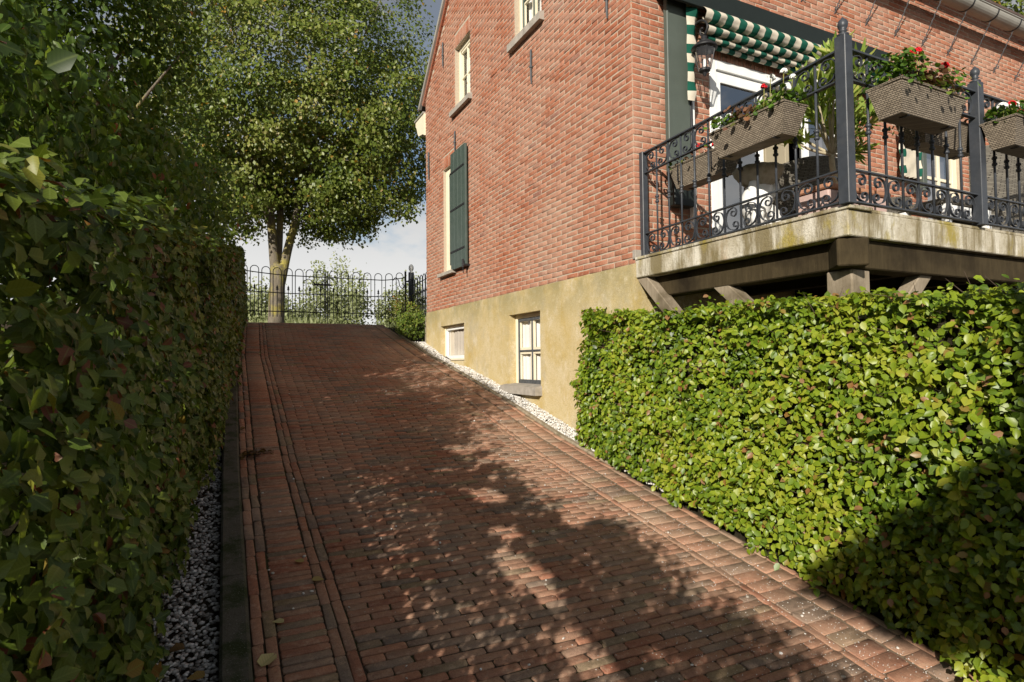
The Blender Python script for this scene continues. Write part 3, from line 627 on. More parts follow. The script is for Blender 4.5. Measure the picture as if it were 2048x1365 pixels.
# shutter, held open against the gable
y0, y1 = 8.36, 8.98; nb = 4
shm = MB()
shm.box((XG-.060, y0, 3.345), (XG-.03, y1, 5.19), .004); shu = shm.build('shutter', M['green'], house)
for i in range(nb):
    p = MB(); w4 = (y1-y0)/nb; p.box((XG-.069, y0+w4*i+.002, 3.34), (XG-.0605, y0+w4*(i+1)-.002, 5.195), .003); p.build('plank', M['green'], shu)
for zz in (3.62, 4.28, 4.88):
    p = MB(); p.box((XG-.076, y0+.03, zz-.016), (XG-.070, y1+.02, zz+.016), .002)
    for i in range(5): p.lathe([(.009, -.004), (.009, .004), (.005, .007)], (XG-.076, y0+.07+i*.13, zz), 6)
    p.build('hinge_strap', M['black'], shu)
p = MB(); p.box((XG-.11, y0-.005, 3.33), (XG-.0, y0+.05, 3.36), .003); p.box((XG-.115, y0+.0, 3.30), (XG-.095, y0+.045, 3.43), .004); p.tube([(XG-.105, y0+.02, 3.30), (XG-.10, y0+.02, 3.22)], .008, 6); p.build('shutter_catch', M['black'], shu)
# wall anchors
for (yy_, za, zb) in ((8.90, 5.21, 5.56), (10.20, 5.13, 5.63), (9.43, 6.82, 7.25), (6.33, 5.24, 5.66), (4.765, 5.23, 5.62), (7.5, 7.6, 8.0)):
    p = MB(); p.tube([(XG-.016, yy_, za), (XG-.02, yy_, za+.06), (XG-.022, yy_, (za+zb)/2), (XG-.02, yy_, zb-.02), (XG-.016, yy_, zb)], [.006, .012, .013, .014, .012], 8); p.lathe([(.012, -.018), (.021, -.012), (.021, .012), (.012, .018)], (XG-.022, yy_, (za+zb)/2), 8); p.build('wall_anchor', M['anchor'], house)
# roof
rf = MB(); ov = .07
for (ya, yb, sg) in ((4.16, 7.42, 1), (10.66, 7.42, -1)):
    za, zb = roofz(ya)+.03, roofz(7.42)+.03; nrw = 13
    for i in range(nrw):
        t0, t1 = i/nrw, (i+1)/nrw; p0 = (ya+(yb-ya)*t0, za+(zb-za)*t0); p1 = (ya+(yb-ya)*t1, za+(zb-za)*t1)
        rf.add([(XG-ov, p0[0], p0[1]+.035), (XE, p0[0], p0[1]+.035), (XE, p1[0], p1[1]+.01), (XG-ov, p1[0], p1[1]+.01), (XG-ov, p0[0], p0[1]), (XE, p0[0], p0[1])], [(0, 1, 2, 3) if sg > 0 else (3, 2, 1, 0), (4, 5, 1, 0)])
roof = rf.build('roof', M['roof'], house)
vg = MB()
for (ya, yb) in ((10.62, 7.42), (4.2, 7.42)):
    za, zb = roofz(ya)+.01, roofz(7.42)+.01
    vg.bar((XG-.045, ya, za+.0), (XG-.045, yb, zb+.0), .07, .05, (1, 0, 0)); 
vg.build('verge', M['zinc'], roof)
vb = MB(); nst = 46
for i in range(nst):
    t_ = (i+.5)/nst; ya = 10.50+(7.42-10.50)*t_; za = 6.62+(roofz(7.42)-.05-6.62)*t_; vb.obox((XG-.012, ya, za-.03), ((1, 0, 0), (0, -1, .973), (0, .973, 1)), (.022, .043, .03))
vb.build('verge_bricks', M['brick'], house, kind='stuff')
# moulded cornice of the back gutter, seen end-on past the far corner
cn = MB(); cn.prism([(10.42, 6.02), (10.50, 6.06), (10.74, 6.10), (10.80, 6.16), (10.86, 6.28), (10.92, 6.34), (10.92, 6.42), (10.42, 6.42)], 0, XG-.03, XE); cor = cn.build('cornice', M['cream'], house)
p = MB(); p.box((XG-.05, 10.42, 6.421), (XE, 10.95, 6.45)); p.build('gutter_cover', M['zinc'], cor)
# half round gutter along the facade
gt = MB(); gr_ = .105; gc = (4.17, 6.39); P_ = []
for x in (XG-.1, XE):
    for k_ in range(13): a_ = math.pi + math.pi*k_/12; P_.append((x, gc[0]+gr_*math.cos(a_), gc[1]+gr_*math.sin(a_)))
    for k_ in range(13): a_ = 2*math.pi - math.pi*k_/12; P_.append((x, gc[0]+(gr_-.006)*math.cos(a_), gc[1]+(gr_-.006)*math.sin(a_)))
gt.add(P_, [(i, (i+1) % 26, 26+(i+1) % 26, 26+i) for i in range(26)] + [tuple(range(26))[::-1]]); gt.tube([(XG-.1, gc[0]-gr_, gc[1]+.004), (XE, gc[0]-gr_, gc[1]+.004)], .011, 8)
gut = gt.build('gutter', M['zinc'], house)
x = 4.66
while x < XE:
    p = MB(); p.ribbon([(x, gc[0]+(gr_+.004)*math.cos(math.pi+math.pi*k_/12), gc[1]+(gr_+.004)*math.sin(math.pi+math.pi*k_/12)) for k_ in range(13)], (1, 0, 0), .022, .005); p.build('gutter_strap', M['black'], gut)
    tw = []
    p = MB(); Aq, Bq = Vector((x, gc[0]-.01, gc[1]-.11)), Vector((x, YC-.05, 5.90))
    tw = [Aq.lerp(Bq, i/24) + Vector((.004*math.cos(i*1.6), .004*math.sin(i*1.6), 0)) for i in range(25)]; p.tube(tw, .006, 5)
    p.tube([(x, YC-.05+.045*math.sin(t_)*(1-t_/9), 5.90-.02-.04*(1-math.cos(t_))*.5*(1-t_/9)) for t_ in np.linspace(0, 5.6, 14)], .006, 5); p.tube([(x, YC-.05, 5.91), (x, YC-.03, 5.85), (x, YC, 5.81)], .006, 5); p.build('gutter_stay', M['anchor'], gut); x += .555

# ------------------------------------------------------------------ terrace: doors, window and shutter in the facade
yd = YC + .05
dr = MB(); x0, x1, z0, z1 = FO['door']
for (p, q_) in (((x0, z0), (x0+.09, z1)), ((x1-.09, z0), (x1, z1)), ((x0+.09, z1-.10), (x1-.09, z1)), ((x0+.09, z0), (x1-.09, z0+.05))): dr.box((p[0], yd-.055, p[1]), (q_[0], yd+.05, q_[1]), .005)
door = dr.build('door', M['white'], house)
def leaf_door(xa, xb, za, zb, name, st=.095, mullion=None, mat='white'):
    l_ = MB()
    for (p, q_) in (((xa, za), (xa+st, zb)), ((xb-st, za), (xb, zb)), ((xa+st, zb-.11), (xb-st, zb)), ((xa+st, za), (xb-st, za+.22))): l_.box((p[0], yd-.03, p[1]), (q_[0], yd+.015, q_[1]), .004)
    o_ = l_.build(name, M[mat], door); g = MB(); g.add([(xa+st, yd-.008, za+.22), (xb-st, yd-.008, za+.22), (xb-st, yd-.008, zb-.11), (xa+st, yd-.008, zb-.11)], [(0, 1, 2, 3)]); g.build('pane', M['doorglass'], o_); return o_
leaf_door(4.492, 5.16, 2.852, 4.788, 'door_leaf', .075); leaf_door(5.79, 6.368, 2.852, 4.788, 'door_leaf', .075)
it = MB(); it.box((4.5, 7.0, 2.80), (6.4, 7.05, 4.8)); it.add([(4.3, 4.6, 2.801), (6.5, 4.6, 2.801), (6.5, 7, 2.801), (4.3, 7, 2.801), (4.3, 4.6, 4.9), (6.5, 4.6, 4.9), (6.5, 7, 4.9), (4.3, 7, 4.9)], [(0, 1, 2, 3), (7, 6, 5, 4), (0, 3, 7, 4), (1, 5, 6, 2)]); it.build('dark_room', M['dark'], door)
pd_ = MB(); pd_.box((5.175, yd+.03, 2.86), (5.62, yd+.07, 4.75), .004)
for zz in (2.95, 3.65): pd_.box((5.24, yd+.018, zz), (5.55, yd+.029, zz+.55), .01)
pd_.build('panel', M['interior'], door)
cu = MB(); P_ = []
for i in range(17): xx = 5.87+.40*i/16; P_ += [(xx, yd+.09+.02*math.sin(i*2.1), 2.9), (xx, yd+.09+.02*math.sin(i*2.1), 4.7)]
cu.add(P_, [(2*i, 2*i+2, 2*i+3, 2*i+1) for i in range(16) if i in (0, 1, 2, 12, 13, 14, 15)]); cu.build('curtain', M['curtain'], door, True)
fwn = MB(); x0, x1, z0, z1 = FO['window']
for (p, q_) in (((x0, z0), (x0+.07, z1)), ((x1-.10, z0), (x1, z1)), ((x0+.07, z1-.08), (x1-.10, z1)), ((x0+.07, z0), (x1-.10, z0+.08))): fwn.box((p[0], yd, p[1]), (q_[0], yd+.07, q_[1]), .004)
fo_ = fwn.build('window', M['cream'], house)
s_ = MB()
for (p, q_) in (((8.375, 3.63), (8.425, 4.55)), ((8.10, 4.16), (8.375, 4.20)), ((8.425, 4.16), (8.68, 4.20))): s_.box((p[0], yd+.012, p[1]), (q_[0], yd+.05, q_[1]), .003)
s_.build('sash', M['cream'], fo_)
for (a_, b_) in ((8.10, 8.375), (8.425, 8.68)):
    for (c_, d_) in ((3.63, 4.16), (4.20, 4.55)):
        g = MB(); g.add([(a_, yd+.03, c_), (b_, yd+.03, c_), (b_, yd+.03, d_), (a_, yd+.03, d_)], [(0, 1, 2, 3)]); g.build('pane', M['doorglass'], fo_)
cu = MB(); cu.add([(8.22, yd+.12, 3.5), (8.72, yd+.12, 3.5), (8.72, yd+.12, 4.6), (8.22, yd+.12, 4.6)], [(0, 1, 2, 3)]); cu.build('curtain', M['curtain'], fo_)
p = MB(); p.box((7.95, YC-.05, 3.47), (8.85, YC+.1, 3.548), .004); p.build('sill', M['stone'], fo_)
# tall grey-green board beside the door (open shutter) with its white edge strip
bd = MB(); bd.box((3.80, YC-.085, 3.62), (4.065, YC-.03, 5.50), .006); sh2 = bd.build('door_shutter', M['greygreen'], house)
p = MB(); p.box((4.066, YC-.09, 3.66), (4.092, YC-.055, 4.62), .003); p.build('edge_groove', M['black'], sh2)
p = MB(); p.box((4.093, YC-.07, 3.15), (4.135, YC-.02, 4.42), .003); p.build('guide_rail', M['white'], sh2)
p = MB(); p.box((3.82, YC-.12, 3.33), (4.06, YC-.02, 3.615), .006); p.build('foot_block', M['darkgreen'], sh2)

# folded striped awning
aw = thing('awning', 'folded green and white striped awning under its dark cover box above the terrace door', 'awning', (4.1, YC, 4.9))
p = MB(); p.prism([(YC-.19, 5.235), (YC-.17, 5.225), (YC-.004, 5.36), (YC-.004, 5.47), (YC-.17, 5.43), (YC-.19, 5.42)], 0, 3.70, 7.0); p.box((3.70, YC-.20, 5.224), (7.0, YC-.191, 5.25), .002); p.build('cover_box', M['darkgreen'], aw)
def stripes(x0, x1, prof, name, ph=0, sw=.087, wob=.004):
    k_ = 4; nX = int((x1-x0)/sw*k_); mb = MB(); P_ = []; m_ = len(prof)
    for i in range(nX+1):
        xx = x0+(x1-x0)*i/nX
        for j, (yy_, zz) in enumerate(prof): wv = wob*math.sin(i*.31+j*.5)+wob*.5*math.sin(i*.83+j*.7); P_.append((xx, YC-yy_+wv, zz+wv*.8))
    mb.v = [tuple(p_) for p_ in P_]
    for i in range(nX):
        for j in range(m_-1): mb.f.append((i*m_+j, (i+1)*m_+j, (i+1)*m_+j+1, i*m_+j+1)); mb.mi.append((i//k_+ph) % 2)
    return mb.build(name, [M['awhite'], M['agreen']], aw, True)
def arcp(y0, z0, y1, z1, sag, n_=7):
    return [(y0+(y1-y0)*t_, z0+(z1-z0)*t_-sag*math.sin(math.pi*t_)) for t_ in np.linspace(0, 1, n_)]
stripes(4.13, 6.98, [(.12, 5.29)] + arcp(.19, 5.235, .255, 5.175, -.012, 4) + arcp(.26, 5.155, .225, 5.105, 0, 4) + [(.18, 5.10), (.12, 5.13)], 'fabric_fold')
stripes(4.20, 6.95, [(.12, 5.20)] + arcp(.15, 5.12, .215, 5.055, 0, 4) + arcp(.215, 5.04, .185, 5.01, .0, 3) + [(.14, 5.015), (.09, 5.06)], 'fabric_fold', 0)
stripes(4.25, 6.95, [(.10, 5.12), (.135, 5.03), (.16, 4.985), (.15, 4.965), (.11, 4.965), (.07, 5.0)], 'fabric_fold', 1)
stripes(4.30, 6.95, [(.06, 5.06), (.09, 4.985), (.105, 4.95), (.095, 4.93), (.07, 4.93), (.04, 4.97)], 'fabric_fold', 0)
sd = MB(); P_ = []; nz_ = 44
for i in range(nz_+1):
    zz = 5.33-(5.33-4.34)*i/nz_; wv = .016*math.sin(i*.35); wd = .135*(1-.42*i/nz_)
    P_ += [(4.00+.01*wv, YC-.125+wv*.3, zz), (4.01+wd*.5+wv, YC-.16+.01*math.sin(i*.9), zz-.01), (4.00+wd+wv*.6, YC-.13-wv*.5, zz), (4.0+wd*.8, YC-.095, zz+.01)]
sd.v = [tuple(q_) for q_ in P_]
for i in range(nz_):
    for j in range(3): sd.f.append((4*i+j, 4*i+j+1, 4*i+5+j, 4*i+4+j)); sd.mi.append((i//4) % 2)
sd.build('side_curtain', [M['awhite'], M['agreen']], aw, True)
sd = MB(); P_ = []
for i in range(nz_+1):
    zz = 4.66-.62*i/nz_
    P_ += [(7.30+.35*j/9, YC-.10-.05*(j % 2)+.008*math.sin(i*.4+j), zz) for j in range(10)]
sd.v = [tuple(q_) for q_ in P_]
for i in range(nz_):
    for j in range(9): sd.f.append((10*i+j, 10*i+j+1, 10*i+11+j, 10*i+10+j)); sd.mi.append(1 if (i//7) % 2 and j in (0, 7, 8) else 0)
aw2 = thing('awning_curtain', 'gathered white and green awning side curtain hanging beside the cream window', 'awning', (7.45, YC, 4.0))
sd.build('fabric', [M['awhite'], M['agreen']], aw2, True); p = MB(); p.box((7.66, YC-.16, 3.9), (7.74, YC-.02, 4.8), .005); p.build('guide_rail', M['greygreen'], aw2)

# lantern
lan = thing('wall_lantern', 'black wall lantern with clear glass hanging from a curled bracket by the awning', 'lantern', (4.08, YC, 4.5))
lx, ly = 4.085, YC-.26
p = MB(); p.lathe([(.07, 4.838), (.114, 4.80), (.121, 4.785), (.114, 4.778)], (lx, ly, 0), 18); p.lathe([(.012, 4.905), (.03, 4.895), (.022, 4.872), (.045, 4.86), (.064, 4.838)], (lx, ly, 0), 16); p.build('cap', M['black'], lan, True)
p = MB(); p.lathe([(.046, 4.595), (.052, 4.588), (.05, 4.57), (.022, 4.555), (.01, 4.525)], (lx, ly, 0), 14)
for k_ in range(6):
    a_ = k_*math.pi/3; p.tube([(lx+.100*math.cos(a_), ly+.100*math.sin(a_), 4.785), (lx+.056*math.cos(a_), ly+.056*math.sin(a_), 4.58)], .0045, 5)
p.build('cage', M['black'], lan)
p = MB(); P_ = []
for k_ in range(7): a_ = k_*math.pi/3; P_ += [(lx+.096*math.cos(a_), ly+.096*math.sin(a_), 4.78), (lx+.053*math.cos(a_), ly+.053*math.sin(a_), 4.585)]
p.add(P_, [(2*i, 2*i+2, 2*i+3, 2*i+1) for i in range(6)]); p.build('glass', M['glass'], lan); p = MB(); p.tube([(lx, ly, 4.59), (lx, ly, 4.68)], [.014, .012], 8); p.build('candle', M['white'], lan)
p = MB(); pts = [(lx, YC-.02, 4.80), (lx, YC-.05, 4.92), (lx, YC-.10, 5.03), (lx, YC-.18, 5.075), (lx, ly-.0, 5.05), (lx, ly-.045, 4.98), (lx, ly-.01, 4.915), (lx, ly+.04, 4.935), (lx, ly+.045, 4.98), (lx, ly+.015, 4.99)]
def cat(pts, n_=6):
    P_ = [Vector(q_) for q_ in pts]; P_ = [P_[0]*2-P_[1]] + P_ + [P_[-1]*2-P_[-2]]; r_ = []
    for i in range(1, len(P_)-2):
        for t_ in np.linspace(0, 1, n_, endpoint=False):
            a_, b_, c_, d_ = P_[i-1:i+3]; r_.append(.5*((2*b_)+(c_-a_)*t_+(2*a_-5*b_+4*c_-d_)*t_*t_+(3*b_-a_-3*c_+d_)*t_**3))
    r_.append(P_[-2]); return r_
p.tube(cat(pts), .011, 7); p.lathe([(.05, 4.70), (.05, 4.90)], (lx, YC-.012, 0), 10, 0, 1, .2); p.build('bracket', M['black'], lan, True)

# ------------------------------------------------------------------ balcony: slab, beams, posts
XT, YT = 3.44, 2.345; XR = 8.6
bal = thing('balcony', 'raised concrete terrace on timber posts with stained edges', 'balcony', (XT, YT, 1.0))
p = MB(); p.box((XT+.006, YT+.006, 2.64), (XR, YC-.01, 2.80), .006); p.build('slab', M['concrete'], bal)
x = YT
for (a_, b_) in ((2.33, 3.02), (3.025, 3.66), (3.665, 4.40)): p = MB(); p.box((XT-.004, a_, 2.802), (XT+.22, b_, 2.826), .004); p.build('coping_tile', M['concrete'], bal)
p = MB(); p.box((XT+.221, YT+.012, 2.802), (XR, YC-.012, 2.822), .003); p.build('paving', M['concrete'], bal)
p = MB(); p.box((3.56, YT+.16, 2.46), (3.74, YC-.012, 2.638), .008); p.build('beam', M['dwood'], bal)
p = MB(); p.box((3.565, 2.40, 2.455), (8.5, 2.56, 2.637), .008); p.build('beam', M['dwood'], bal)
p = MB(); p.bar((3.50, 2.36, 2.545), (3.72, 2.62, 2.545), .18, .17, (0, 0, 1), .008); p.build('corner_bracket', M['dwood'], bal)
for px_ in (3.66, 6.3):
    p = MB(); p.box((px_-.09, 2.42, .3), (px_+.09, 2.60, 2.453), .01); p.build('post', M['wood'], bal)
for (a_, b_) in (((3.64, 3.50, 2.47), (3.70, 2.64, 1.75)), ((3.52, YC-.02, 2.56), (3.56, YC-.06, 1.9))): pass
p = MB(); p.bar((3.62, 3.58, 2.53), (3.62, 2.62, 1.72), .105, .11, (1, 0, 0), .006); p.build('brace', M['wood'], bal)
p = MB(); p.bar((3.53, 4.42, 2.70), (3.53, 3.72, 2.02), .10, .12, (1, 0, 0), .006); p.build('brace', M['wood'], bal)
p = MB(); p.bar((4.48, 2.49, 2.54), (3.72, 2.49, 1.8), .10, .10, (0, 1, 0), .006); p.build('brace', M['wood'], bal)
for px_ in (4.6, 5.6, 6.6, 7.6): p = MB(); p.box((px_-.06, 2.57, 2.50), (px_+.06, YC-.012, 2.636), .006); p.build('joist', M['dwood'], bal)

# railing
rail = thing('balcony_railing', 'dark grey wrought iron balcony railing with scrolls', 'railing', (XT, YT, 2.83))
TOP, MID, LOW, BOT = 3.785, 3.60, 3.045, 2.848
def finial(mb, x, y_, z): mb.lathe([(.034, z), (.034, z+.012), (.016, z+.02), (.015, z+.026), (.027, z+.033), (.016, z+.04), (.027, z+.054), (.031, z+.074), (.025, z+.096), (.009, z+.112), (.004, z+.12)], (x, y_, 0), 12)
for (x, y_) in ((3.445, 2.35), (4.90, 2.35), (6.35, 2.35)):
    p = MB(); p.box((x-.036, y_-.036, 2.828), (x+.036, y_+.036, 3.86), .004); p.build('post', M['iron'], rail)
    p = MB(); finial(p, x, y_, 3.861); p.build('finial', M['iron'], rail, True)
XW = 3.535; p = MB(); p.box((XW-.03, YC-.055, 2.835), (XW+.03, YC-.004, 3.80), .004); p.build('end_post', M['iron'], rail)
for zz, th in ((TOP, .014), (MID, .012), (LOW, .012), (BOT, .012)):
    wd = .045 if zz == TOP else .03
    p = MB(); p.bar((3.4465, 2.388, zz), (XW, YC-.056, zz), wd, th, (0, 0, 1), .002); p.build('rail', M['iron'], rail)
    for (a_, b_) in ((3.483, 4.862), (4.938, 6.312)): p = MB(); p.box((a_, 2.35-wd/2, zz-th/2), (b_, 2.35+wd/2, zz+th/2), .002); p.build('rail', M['iron'], rail)
bm_ = MB(); bm_.tube([(0, 0, BOT+.006-3), (0, 0, TOP-.006-3)], .0085, 8)
for zz in (3.30, 3.345): bm_.lathe([(.009, -.014), (.018, -.006), (.018, .006), (.009, .014)], (0, 0, zz-3), 8)
bm_.lathe([(.009, -.02), (.013, 0), (.009, .02)], (0, 0, 3.3225-3), 8)
balm = bm_.mesh('baluster', M['iron'], True)
def scroll_mesh(Hs, Ws):
    P_ = []
    cx_, cz_ = .52*Ws, .735*Hs
    for t_ in np.linspace(0, 1, 16): a_ = R(90-430*(1-t_)); r_ = (.05+.165*t_)*Hs; P_.append((cx_+r_*math.cos(a_), 0, cz_+r_*math.sin(a_)))
    mid_ = [P_[-1], (.20*Ws, 0, .85*Hs), (.06*Ws, 0, .52*Hs), (.22*Ws, 0, .15*Hs), (.60*Ws, 0, .02*Hs)]
    P_ += [tuple(q_) for q_ in cat(mid_, 7)[1:]]
    cx_, cz_ = .64*Ws, .22*Hs
    for t_ in np.linspace(0, 1, 16)[1:]: a_ = R(-100+430*t_); r_ = (.20-.15*t_)*Hs; P_.append((cx_+r_*math.cos(a_), 0, cz_+r_*math.sin(a_)))
    mb = MB(); mb.ribbon(P_, (0, 1, 0), .016, .0052); return mb.mesh('scroll', M['iron'])
SL = scroll_mesh(LOW-BOT-.012, .165); SU = scroll_mesh(TOP-MID-.013, .165)
def bay_run(start, dirv, nb, step, first):
    st = Vector(start); d = Vector(dirv)
    for i in range(nb+1):
        if 0 < i < nb or (i == 0 and first):
            o = bpy.data.objects.new('baluster', balm); link(o, rail); o.location = st + d*step*i + Vector((0, 0, 3)) - rail.location
        if i < nb:
            for me, zb in ((SL, BOT+.006), (SU, MID+.006)):
                o = bpy.data.objects.new('scroll', me); link(o, rail); flip = (i % 2 == 1)
                base = st + d*step*(i + (1 if flip else 0)) + Vector((0, 0, zb)); s_ = -1 if flip else 1
                ex = d*s_*step/.165; o.matrix_local = Matrix(((ex.x, -d.y, 0, base.x-rail.location.x), (ex.y, d.x, 0, base.y-rail.location.y), (0, 0, 1, base.z-rail.location.z), (0, 0, 0, 1)))
rd = Vector((3.4465-XW, 2.388-4.352, 0)); bay_run((XW, 4.352, 0), rd.normalized(), 12, rd.length/12, False)
bay_run((3.497, 2.35, 0), (1, 0, 0), 8, .169, False); bay_run((4.952, 2.35, 0), (1, 0, 0), 8, .168, False)

# wicker planters hooked on the railing
def planter(loc, rz, ln, label, sag=0.0):
    t = thing('railing_planter', label, 'planter', loc, 'wicker planters on the balcony railing'); t.rotation_euler = (0, 0, rz)
    hL, hl = ln/2, ln/2-.055; W2, w2 = .105, .068; H = .185
    outer = [(-hL, -W2, H), (hL, -W2, H), (hL, W2, H), (-hL, W2, H)]; bot_ = [(-hl, -w2, 0), (hl, -w2, 0), (hl, w2, 0), (-hl, w2, 0)]
    inn = [(-hL+.014, -W2+.014, H), (hL-.014, -W2+.014, H), (hL-.014, W2-.014, H), (-hL+.014, W2-.014, H)]; ini = [(a_, b_, .15) for a_, b_, _ in inn]
    mb = MB(); mb.add(bot_+outer+inn+ini, [(3, 2, 1, 0)] + [(i, (i+1) % 4, 4+(i+1) % 4, 4+i) for i in range(4)] + [(4+i, 4+(i+1) % 4, 8+(i+1) % 4, 8+i) for i in range(4)] + [(8+i, 8+(i+1) % 4, 12+(i+1) % 4, 12+i) for i in range(4)])
    o = bpy.data.objects.new('basket', mb.mesh('basket', M['wicker'])); COL.objects.link(o); o.parent = t
    mb = MB(); mb.tube([(-hL, -W2, H), (hL, -W2, H), (hL, W2, H), (-hL, W2, H), (-hL, -W2, H)], .009, 6); o = bpy.data.objects.new('rim', mb.mesh('rim', M['wicker'])); COL.objects.link(o); o.parent = t
    mb = MB(); mb.add(ini, [(0, 1, 2, 3)]); o = bpy.data.objects.new('soil', mb.mesh('soil', M['soil'])); COL.objects.link(o); o.parent = t
    for xx in (-hl*.75, hl*.75):
        mb = MB(); mb.ribbon([(xx, W2+.05, H+.03), (xx, W2+.005, H+.03), (xx, W2+.006, .05), (xx, -w2*.4, -.006), (xx, -w2, -.004)], (1, 0, 0), .012, .004); o = bpy.data.objects.new('hook', mb.mesh('hook', M['black'])); COL.objects.link(o); o.parent = t
    return t
def flower_head(mb, c, r, n_=9):
    c = Vector(c)
    for i in range(n_):
        d = Vec(rng.normal(size=3)); d.z = abs(d.z)*.6; d.normalize(); p_ = c + d*r*.75; u_ = d.orthogonal().normalized(); v_ = d.cross(u_)
        k_ = 5; ring = [p_ + (u_*math.cos(2*math.pi*j/k_) + v_*math.sin(2*math.pi*j/k_))*r*.5 + d*r*.15 for j in range(k_)]; mb.add([p_] + ring, [(0, 1+j, 1+(j+1) % k_) for j in range(k_)])
def geranium(loc, rz, ln, label, reds, whites, n_=500, h=.13, dark=(.2, .75), name='geranium'):
    t = thing(name, label, 'geranium', loc, 'geraniums in the railing planters'); t.rotation_euler = (0, 0, rz)
    u_ = rng.uniform(-1, 1, n_); x_ = u_*(ln/2-.01); yv = rng.normal(0, .065, n_); hh = h*(.45+.9*vnoise(np.stack([x_, yv*0], -1), 6, 5)); zz = .17 + hh*rng.uniform(0, 1, n_)**.7 - np.maximum(0, np.abs(yv)-.1)*.8
    P_ = np.stack([x_, yv*1.1, zz], -1); nr = np.stack([rng.normal(0, .5, n_), yv*5+rng.normal(0, .5, n_)-.25, rng.uniform(.3, 1.2, n_)], -1)
    tn = np.clip(np.where((u_ > dark[0]*2-1) & (u_ < dark[1]*2-1), rng.uniform(.62, 1., n_), rng.uniform(0, .62, n_)), 0, 1)
    o = leaves('foliage', P_, nr, rng.uniform(.02, .04, n_), T_ROUND, tn, M['geranium'], None); o.parent = t; o.location = (0, 0, 0)
    for lst, mk, nm in ((reds, 'redfl', 'red_flower'), (whites, 'whitefl', 'white_flower')):
        for (xx, yy_, zz_, r_) in lst:
            mb = MB(); flower_head(mb, (xx, yy_, zz_), r_, 14); o = bpy.data.objects.new(nm, mb.mesh(nm, M[mk])); COL.objects.link(o); o.parent = t
            mb = MB(); mb.tube([(xx*.9, yy_*.5, .2), (xx*.97, yy_, zz_*.6+.08), (xx, yy_, zz_)], .0028, 5); o2 = bpy.data.objects.new('flower_stem', mb.mesh('flower_stem', M['stem'])); COL.objects.link(o2); o2.parent = o
    return t
# left side outside, left side inside, front outside, front inside, far right outside
q1 = ((3.305, 2.90, 3.33), -math.pi/2, .64); planter(*q1, 'long wicker planter hung outside the left railing next to the corner post')
geranium(*q1, 'low bronze leaved geraniums with white heads in the left outer planter', [(.06, .02, .40, .022)], [(-.33, .0, .31, .03), (-.25, .02, .31, .026), (.13, .0, .42, .032), (.21, .03, .44, .024), (.3, 0, .36, .02)], 700, .11, (.25, .62))
q2 = ((3.63, 3.72, 3.36), math.pi/2, .62); planter(*q2, 'wicker planter hung inside the left railing next to the house wall')
geranium(*q2, 'sparse geranium with a red head in the planter inside the left railing', [(.02, .03, .30, .03), (-.12, .0, .27, .024)], [], 140, .07, (.2, .9))
q3 = ((3.93, 2.20, 3.345), 0, .68); planter(*q3, 'wicker planter hung on the front railing between the two finial posts')
geranium(*q3, 'tall geranium with bright red heads in the planter between the finial posts', [(-.03, -.02, .44, .030), (.03, .0, .42, .026), (-.08, 0, .43, .022), (.24, -.03, .40, .030)], [(-.02, .03, .42, .03), (.30, .0, .24, .028), (.40, 0, .23, .024), (.24, .03, .27, .02)], 900, .19, (.40, .78))
q4 = ((4.72, 2.50, 3.385), math.pi, .72); planter(*q4, 'wicker planter hung inside the front railing behind the other one')
geranium(*q4, 'few trailing geranium leaves in the planter inside the front railing', [], [(.2, 0, .24, .02)], 110, .06, (.2, .6))
q5 = ((5.20, 2.20, 3.345), 0, .68); planter(*q5, 'wicker planter on the front railing cut by the right picture edge')
geranium(*q5, 'yellow green geranium with white heads and one red at the right picture edge', [(-.20, -.02, .31, .028), (-.05, 0, .30, .024)], [(-.32, -.02, .27, .034), (-.12, 0, .33, .03), (.0, 0, .33, .03)], 600, .12, (.6, .7))

# ------------------------------------------------------------------ things standing on the terrace
FL = 2.823
st = thing('birdbath_statue', 'white plaster statue holding up a mossy shell bowl', 'statue', (3.68, 3.2, FL))
p = MB(); p.lathe([(.13, FL), (.14, FL+.02), (.12, FL+.05), (.10, FL+.06)], (3.68, 3.2, 0), 14, .06, 5); p.build('rock_base', M['plaster'], st, True)
p = MB(); body = [(3.66, 3.2, FL+.05), (3.65, 3.2, FL+.11), (3.63, 3.2, FL+.17), (3.63, 3.2, FL+.23), (3.66, 3.2, FL+.30), (3.70, 3.2, FL+.36), (3.70, 3.2, FL+.40)]; p.tube(cat(body, 4), list(np.interp(np.linspace(0, 1, 25), [0, .2, .45, .65, .85, 1], [.07, .085, .115, .11, .075, .06])), 14)
p.tube(cat([(3.72, 3.17, FL+.06), (3.78, 3.16, FL+.10), (3.77, 3.16, FL+.17), (3.72, 3.17, FL+.2)], 4), [.05]*4+[.045]*4+[.04]*5, 10); p.tube(cat([(3.58, 3.14, FL+.05), (3.55, 3.12, FL+.1), (3.59, 3.13, FL+.17)], 4), [.045]*9, 10)
p.tube(cat([(3.75, 3.18, FL+.30), (3.80, 3.17, FL+.36), (3.79, 3.18, FL+.43)], 4), [.04, .04, .038, .036, .034, .032, .03, .03, .03], 9); p.tube(cat([(3.60, 3.18, FL+.28), (3.57, 3.17, FL+.34), (3.60, 3.18, FL+.42)], 4), [.04, .04, .038, .036, .034, .032, .03, .03, .03], 9); p.build('figure', M['plaster'], st, True)
p = MB(); p.lathe([(.04, FL+.345), (.08, FL+.36), (.125, FL+.395), (.165, FL+.45), (.18, FL+.49), (.17, FL+.495), (.14, FL+.455), (.06, FL+.42)], (3.665, 3.2, 0), 44, .05, 11); p.build('shell_bowl', M['shell'], st, True)
